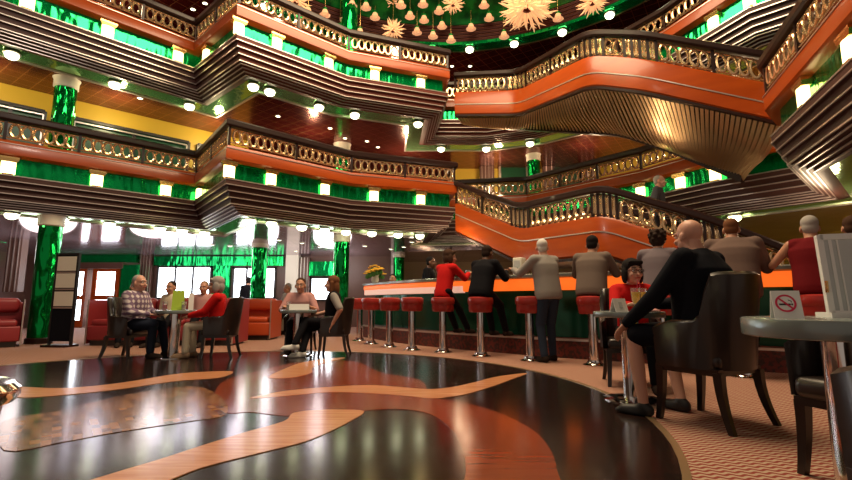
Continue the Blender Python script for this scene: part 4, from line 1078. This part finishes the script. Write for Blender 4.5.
# white box and flowers on the bar
e = thing('dispenser', 'tall white box on the bar left of the standing man in grey', 'box', (1.62, 8.02, 1.26), -.7)
mb = MB(); mb.rbox((0, 0, .16), (.17, .17, .32), .015); obj('body', mb, 'cream_card', e); mb = MB(); mb.box((0, -.088, .17), (.12, .006, .2)); obj('face_panel', mb, 'paper_grey', e.children[0])
e = thing('flower_vase', 'vase of yellow flowers at the far left end of the bar', 'flowers', (-1.2, 10.95, 1.26))
mb = MB(); mb.lathe([(.06, 0), (.09, .06), (.08, .16), (.1, .2), (.09, .2)], n=20); obj('vase', mb, 'cream_card', e)
mb = MB()
for k in range(26):
    a = k * 2.4; r = .24 * math.sqrt(k / 26); x, y, z = r * math.cos(a), r * math.sin(a), .42 - r * .7 + .05 * math.sin(k * 5); mb.tube([(x * .2, y * .2, .15), (x, y, z)], .004, 5)
    mb.ell((x * .8, y * .8, z - .08), (.05, .02, .05), n=8)
obj('foliage', mb, 'leaf', e)
mb = MB()
for k in range(26):
    a = k * 2.4; r = .24 * math.sqrt(k / 26); x, y, z = r * math.cos(a), r * math.sin(a), .42 - r * .7 + .05 * math.sin(k * 5)
    for j in range(6):
        b = j * math.pi / 3 + k; mb.ell((x + .03 * math.cos(b), y + .03 * math.sin(b), z), (.025, .025, .014), n=8)
obj('blossom', mb, 'yellow_flower', e)
# back bar cabinet with bottles
BB = withnor([(-.9, 12.6), (.6, 11.4), (2.2, 10.3), (3.6, 9.0)])
e = thing('back_bar', 'back bar cabinet under the lower stairs behind the bartender', 'cabinet', (.6, 11.4, 0))
def eput(nm, mb, m):
    mb.v = [(p[0] - .6, p[1] - 11.4, p[2]) for p in mb.v]; return obj(nm, mb, m, e)
mb = MB(); mb.sweep(BB, [(0, 0), (0, 1.02), (-.45, 1.02), (-.45, 0)]); eput('body', mb, 'orange_wood')
mb = MB(); mb.sweep(BB, [(.03, 1.02), (.03, 1.06), (-.47, 1.06), (-.47, 1.02)]); eput('countertop', mb, 'bar_top')
mb = MB(); mb.sweep(BB, [(-.3, 1.06), (-.3, 1.4), (-.45, 1.4), (-.45, 1.06)]); eput('shelf', mb, 'silver')
def make_bottle(label, m):
    o = MB(); o.lathe([(.036, 0), (.038, .01), (.038, .17), (.03, .2), (.014, .23), (.013, .29)], n=16); e = thing('bottle', label, 'bottle'); gl_ = obj('glass', o, m, e)
    o = MB(); o.lathe([(.0385, .05), (.0385, .13)], n=16); obj('paper_label', o, 'cream_card', gl_); o = MB(); o.lathe([(.0155, .275), (.0155, .3)], n=12); obj('cap', o, 'gold', e); return e
bt = [make_bottle('dark green bottle standing on the back bar', 'bottle_green'), make_bottle('brown bottle standing on the back bar', 'bottle_brown'), make_bottle('clear bottle standing on the back bar', 'bottle_clear')]
gn = ['green bottles on the back bar', 'brown bottles on the back bar', 'clear bottles on the back bar']
pos = []
for i in range(3):
    for k in range(6):
        t = (k + .5) / 6; a, b = BB[i], BB[i + 1]; pos.append((a[0] + (b[0] - a[0]) * t + a[3] * -.15, a[1] + (b[1] - a[1]) * t + a[4] * -.15, 1.06))
for k, p in enumerate(pos):
    j = (k * 7 + k // 3) % 3
    if k < 3: j = k; bt[j].location = p; bt[j]['group'] = gn[j]
    else: copy_tree(bt[j], None, p, k)

def make_cordlamp(label, px, py, y):
    p = at_y(px, py, y); e = thing('pendant_lamp', label, 'pendant lamp', p, 0, 'bar pendants under the lower stairs')
    mb = MB(); mb.tube([(0, 0, .03), (0, 0, .5)], .008, 6); obj('cord', mb, 'dark_wood', e)
    mb = MB(); mb.lathe([(.02, .04), (.05, .02), (.075, -.04), (.07, -.045)], n=18, ends=False); obj('shade', mb, 'gold', e)
    mb = MB(); mb.ell((0, 0, -.03), (.045, .045, .05), n=12); obj('bulb', mb, 'lamp_glow', e)
for px, py in ((480, 239), (494, 241), (512, 252)): make_cordlamp('small warm pendant lamp hanging under the lower stairs over the bar', px, py, 11.4)
# ------------------------------------------------------------------ dome lights
def make_pendant():
    e = thing('pendant_lamp', 'small tulip glass pendant lamp under the green dome', 'pendant lamp', group='tulip pendants under the dome')
    mb = MB(); mb.tube([(0, 0, .05), (0, 0, 1.5)], .008, 6); obj('stem', mb, 'gold', e)
    mb = MB(); n = 24; vs = []
    for r, z in ((.02, .08), (.06, .05), (.08, 0), (.09, -.05), (.14, -.09), (.13, -.095), (.07, -.05)):
        for k in range(n): a = 2 * math.pi * k / n; q = r * (1 + (.12 if z < -.1 else .03) * math.cos(6 * a)); vs.append((q * math.cos(a), q * math.sin(a), z))
    fs = []
    for i in range(6):
        for k in range(n): fs.append((i * n + k, i * n + (k + 1) % n, (i + 1) * n + (k + 1) % n, (i + 1) * n + k))
    mb.add(vs, fs); sh_ = obj('shade', mb, 'pendant_glow', e)
    mb = MB(); mb.ell((0, 0, -.05), (.05, .05, .05), n=12); obj('bulb', mb, 'petal_glow', sh_)
    mb = MB(); mb.lathe([(.03, .12), (.06, .1), (.07, .06), (.02, .05)], n=12); obj('collar', mb, 'green_glass', e)
    return e
pend = [(308, 10), (325, 12), (328, 2), (352, 3), (375, 15), (360, 31), (401, 3), (423, 2), (424, 18), (417, 30), (419, 39), (433, 34), (439, 9), (468, 8), (452, 18), (489, 16), (471, 26), (451, 38), (467, 37), (494, 26), (504, 34), (517, 28), (558, 16), (570, 8), (484, 3), (442, 24), (380, 28), (345, 17), (366, 5), (410, 14), (459, 2), (500, 8), (545, 27), (398, 45), (340, 28), (300, 22)]
pp = make_pendant(); PL = []
def under_dome(x, y, z, m=.75):
    p = at_z(x, y, z)
    while math.hypot(p.x - RC[0], p.y - RC[1]) > RR - m and z > 7.6: z -= .03; p = at_z(x, y, z)
    return p
for i, (x, y) in enumerate(pend):
    p = under_dome(x, y, 8.8 + .12 * math.sin(i * 1.7))
    if any((p - q).length < .36 for q in PL) or any((p - q).length < d for q, d in ((under_dome(527, 6, 8.9, 1.3), .85), (under_dome(393, 30, 8.6, .95), .5), (under_dome(453, 4, 8.9, 1), .45), (under_dome(592, 2, 8.8, 1.1), .55))): continue
    PL.append(p)
    if i == 0: pp.location = p
    else: copy_tree(pp, None, p, i)
def make_burst(label, R, n, px, py, z, m='petal_glow'):
    p = under_dome(px, py, z, R + .55); z = p.z; e = thing('starburst_chandelier', label, 'chandelier', p, group='starburst chandeliers')
    mb = MB(); mb.ell((0, 0, 0), (R * .22, R * .22, R * .22), n=16); obj('hub', mb, 'maroon', e)
    mb = MB(); mb.tube([(0, 0, 0), (0, 0, 9.8 - z)], .02, 6); obj('stem', mb, 'gold', e)
    mb = MB()
    for k in range(n):
        zz = 1 - 1.7 * (k + .5) / n; a = k * 2.39996; s = math.sqrt(max(0, 1 - zz * zz)); d = V((s * math.cos(a), s * math.sin(a), zz)); sd = d.cross(V((0, 0, 1))).normalized()
        w_ = math.sin(k * 3.1) * .22; q = R * (.85 + .15 * math.sin(k * 1.9))
        pts = [d * R * .15, d * q * .45 + sd * R * w_ * .3, d * q * .75 + sd * R * w_ * .25 + V((0, 0, -.04 * R)), d * q + sd * R * w_ * 1.1]
        mb.tube(pts, [R * .03, R * .05, R * .04, R * .006], 6)
    obj('petals', mb, m, e)
    return e
make_burst('large starburst chandelier of glowing petals under the dome', .78, 150, 527, 6, 8.9)
make_burst('small starburst chandelier lowest left of the dome centre', .36, 70, 393, 30, 8.6)
make_burst('small green tinted starburst above the lower left one', .27, 60, 393, 3, 9.4, 'pendant_glow')
make_burst('starburst chandelier left of the large one', .34, 70, 453, 4, 8.9)
make_burst('starburst chandelier right of the large one', .42, 80, 592, 2, 8.8)
make_burst('starburst chandelier at the left edge of the dome', .4, 70, 296, 1, 8.9)

# ------------------------------------------------------------------ people
person('bald man in a dark jacket and shorts seated in the tub chair', (2.05, 3.32, 0), (-.55, .83), pz=.6, lean=9, side=0, g=1.22, sc_=1.18, skin='skin_pale', shirt='navy', pants='navy', leg=.46, shoe='black', hair=None, vox=.008,
       lh=(-.3, .5, .66), rh=(.14, .5, .8), lf=(-.3, .4, .085), rf=(.08, .33, .085), head=(-16, -4), belly=.03, lhd=(.0, .7, -.7), kneeout=.35)
person('woman with glasses in red top over yellow shirt seated at the small table', (2.1, 4.78, 0), (-.25, -1), pz=.53, lean=8, g=.88, sc_=.93, skin='skin_pale', shirt='red_cloth', pants='black_cloth', hair='bob', hm='hair_black', vox=.009,
       lh=(-.14, .42, .78), rh=(.1, .45, .79), head=(18, 2), glasses=True, undershirt='yellow_cloth')
NB = (-.62, .78)
def at_bar(label, i, dx=0, **k):
    x, y = ST[i]; a, b = BF[max(0, min(i + 1, len(BF) - 1))], 0
    nn = min(BF, key=lambda p: (p[0] - x) ** 2 + (p[1] - y) ** 2); fc = (-nn[3], -nn[4])
    base = dict(pz=.99, lean=14, lf=(-.13, .5, .365), rf=(.13, .5, .365), lh=(-.17, .48, 1.3), rh=(.17, .48, 1.3), vox=.0105); base.update(k)
    return person(label, (x + dx, y, 0), fc, **base)
at_bar('woman in a red top seated at the bar', 4, g=.92, sc_=.94, shirt='red_cloth', hair='bob', hm='hair_brown', head=(-35, 0))
at_bar('man in black seated at the bar leaning on his elbows', 5, g=1.12, shirt='black_cloth', hair='short', hm='hair_dark', skin='skin_dark', head=(0, -8), lean=18)
at_bar('man in a brown shirt with dark hair seated at the bar', 7, g=1.15, shirt='brown_cloth', hair='short', hm='hair_black', sleeve=.5, head=(0, -6))
at_bar('woman in mauve with dark curly hair seated at the bar', 8, g=1.02, shirt='mauve_cloth', hair='curly', hm='hair_dark', sleeve=.6)
at_bar('man in a taupe shirt seated at the bar behind the bald man', 9, g=1.25, sc_=1.14, shirt='taupe_cloth', hair='short', hm='hair_auburn', sleeve=.5, skin='skin')
at_bar('person in a wine red sleeveless top seated at the bar', 10, g=1.15, shirt='wine_cloth', hair='short', hm='hair_grey', sleeve=0, skin='skin', lean=10, lh=(-.3, .4, 1.31), rh=(.06, .46, 1.31))
at_bar('person in dark clothes at the right frame edge of the bar', 11, g=.95, lean=8, lh=(-.1, .4, 1.31), rh=(.15, .4, 1.31), lf=(-.1, .46, .366), rf=(.1, .46, .366), shirt='black_cloth', hair='short', hm='hair_brown')
person('man in a grey sweater and jeans standing at the bar', (1.72, 6.52, 0), (-.45, .85), pz=.955, lean=9, g=1.08, sc_=1.04, shirt='grey_cloth', pants='denim', hair='thin', hm='hair_white', skin='skin_pale', lf=(-.1, .02, .085), rf=(.13, .1, .085), lh=(-.2, .52, 1.3), rh=(.2, .5, 1.3), head=(-40, -2), vox=.0105)
person('bartender in a black jacket standing behind the bar', (.03, 10.2, 0), (.95, -.3), pz=1.0, sc_=1.1, undershirt='white_cloth', shirt='black_cloth', skin='skin_dark', hair='short', hm='hair_black', lf=(-.1, 0, .085), rf=(.1, .03, .085), lh=(-.12, .35, 1.1), rh=(.14, .35, 1.1), lean=4)
person('bar worker seen just above the far left of the bar', (-.85, 12.3, 0), (-.2, -1), pz=.82, sc_=.95, shirt='white_cloth', skin='skin', hair='short', hm='hair_black', lf=(-.1, 0, .085), rf=(.1, .03, .085), lean=8)
person('grey haired person walking down the lower stairs', (4.55, 8.95, 1.62), (.8, -.5), pz=.93, shirt='dusk_cloth', skin='skin_pale', hair='thin', hm='hair_grey', lf=(-.1, .03, .085), rf=(.1, .08, .085), lean=3)
person('older man in a plaid shirt and dark trousers seated at the table', (-4.42, 7.08, 0), (1, -.12), pz=.5, lean=2, g=1.12, sc_=.95, shirt='plaid_cloth', pants='dark_denim', hair='thin', hm='hair_grey', skin='skin_pale', lh=(-.08, .34, .66), rh=(.1, .33, .64), lf=(-.12, .48, .085), rf=(.1, .4, .085), head=(-6, 2), vox=.01)
person('grey haired woman in a red jacket and cream trousers seated at the table', (-3.15, 7.1, 0), (-1, -.15), pz=.49, lean=0, g=.95, sc_=.9, shirt='red_cloth', pants='cream_cloth', hair='bob', hm='hair_grey', skin='skin', lh=(-.12, .36, .62), rh=(.12, .34, .62), lf=(-.1, .4, .085), rf=(.1, .36, .085), shoe='tan_shoe', head=(6, 0), vox=.01)
person('man in a pink shirt seated behind the table with the white card', (-2.13, 7.95, 0), (.12, -1), pz=.5, lean=8, g=1.08, sc_=.94, shirt='pink_cloth', pants='black_cloth', hair='short', hm='hair_brown', skin='skin', sleeve=.5, lh=(-.2, .4, .74), rh=(.2, .4, .74), vox=.01)
person('woman with long auburn hair in a dark vest seated with crossed legs', (-1.45, 7.33, 0), (-1, -.1), pz=.5, lean=-2, g=.92, sc_=.93, shirt='grey_cloth', pants='black_cloth', vest='black_cloth', hair='long', hm='hair_auburn', skin='skin_pale', sleeve=.45, lh=(-.24, -.02, .5), rh=(.16, .3, .62), lf=(-.3, .52, .2), rf=(-.24, .42, .085), shoe='white_cloth', head=(5, 0), vox=.01,
       extra=lambda q: None)
person('person in a grey top resting on the banquette behind the plaid shirt man', (-5.75, 9.05, 0), (.5, -.9), pz=.575, lean=-8, side=-10, sc_=.82, shirt='dusk_cloth', hair='short', hm='hair_brown', sleeve=.5, lf=(-.1, .42, .085), rf=(.1, .42, .085))
person('dark haired person in a cream top on the banquette behind the menus', (-4.95, 9.05, 0), (-.1, -1), pz=.575, lean=-4, sc_=.78, shirt='cream_cloth', hair='short', hm='hair_dark', lf=(-.1, .42, .085), rf=(.1, .42, .085))
person('fair haired person on the banquette left of the red jacket woman', (-4.32, 9.05, 0), (.2, -1), pz=.575, lean=-6, sc_=.78, shirt='pink_cloth', hair='short', hm='tan_shoe', lf=(-.1, .42, .085), rf=(.1, .42, .085))
person('dark clothed person standing at the far window', (-5.5, 14.4, 0), (-.3, 1), pz=.87, sc_=.92, shirt='black_cloth', hair='short', hm='hair_black', lf=(-.1, 0, .085), rf=(.1, 0, .085))
person('person in beige seated beside the far window', (-3.55, 12.05, 0), (-.6, -1), pz=.6, sc_=.88, shirt='beige_cloth', hair='short', hm='hair_grey')
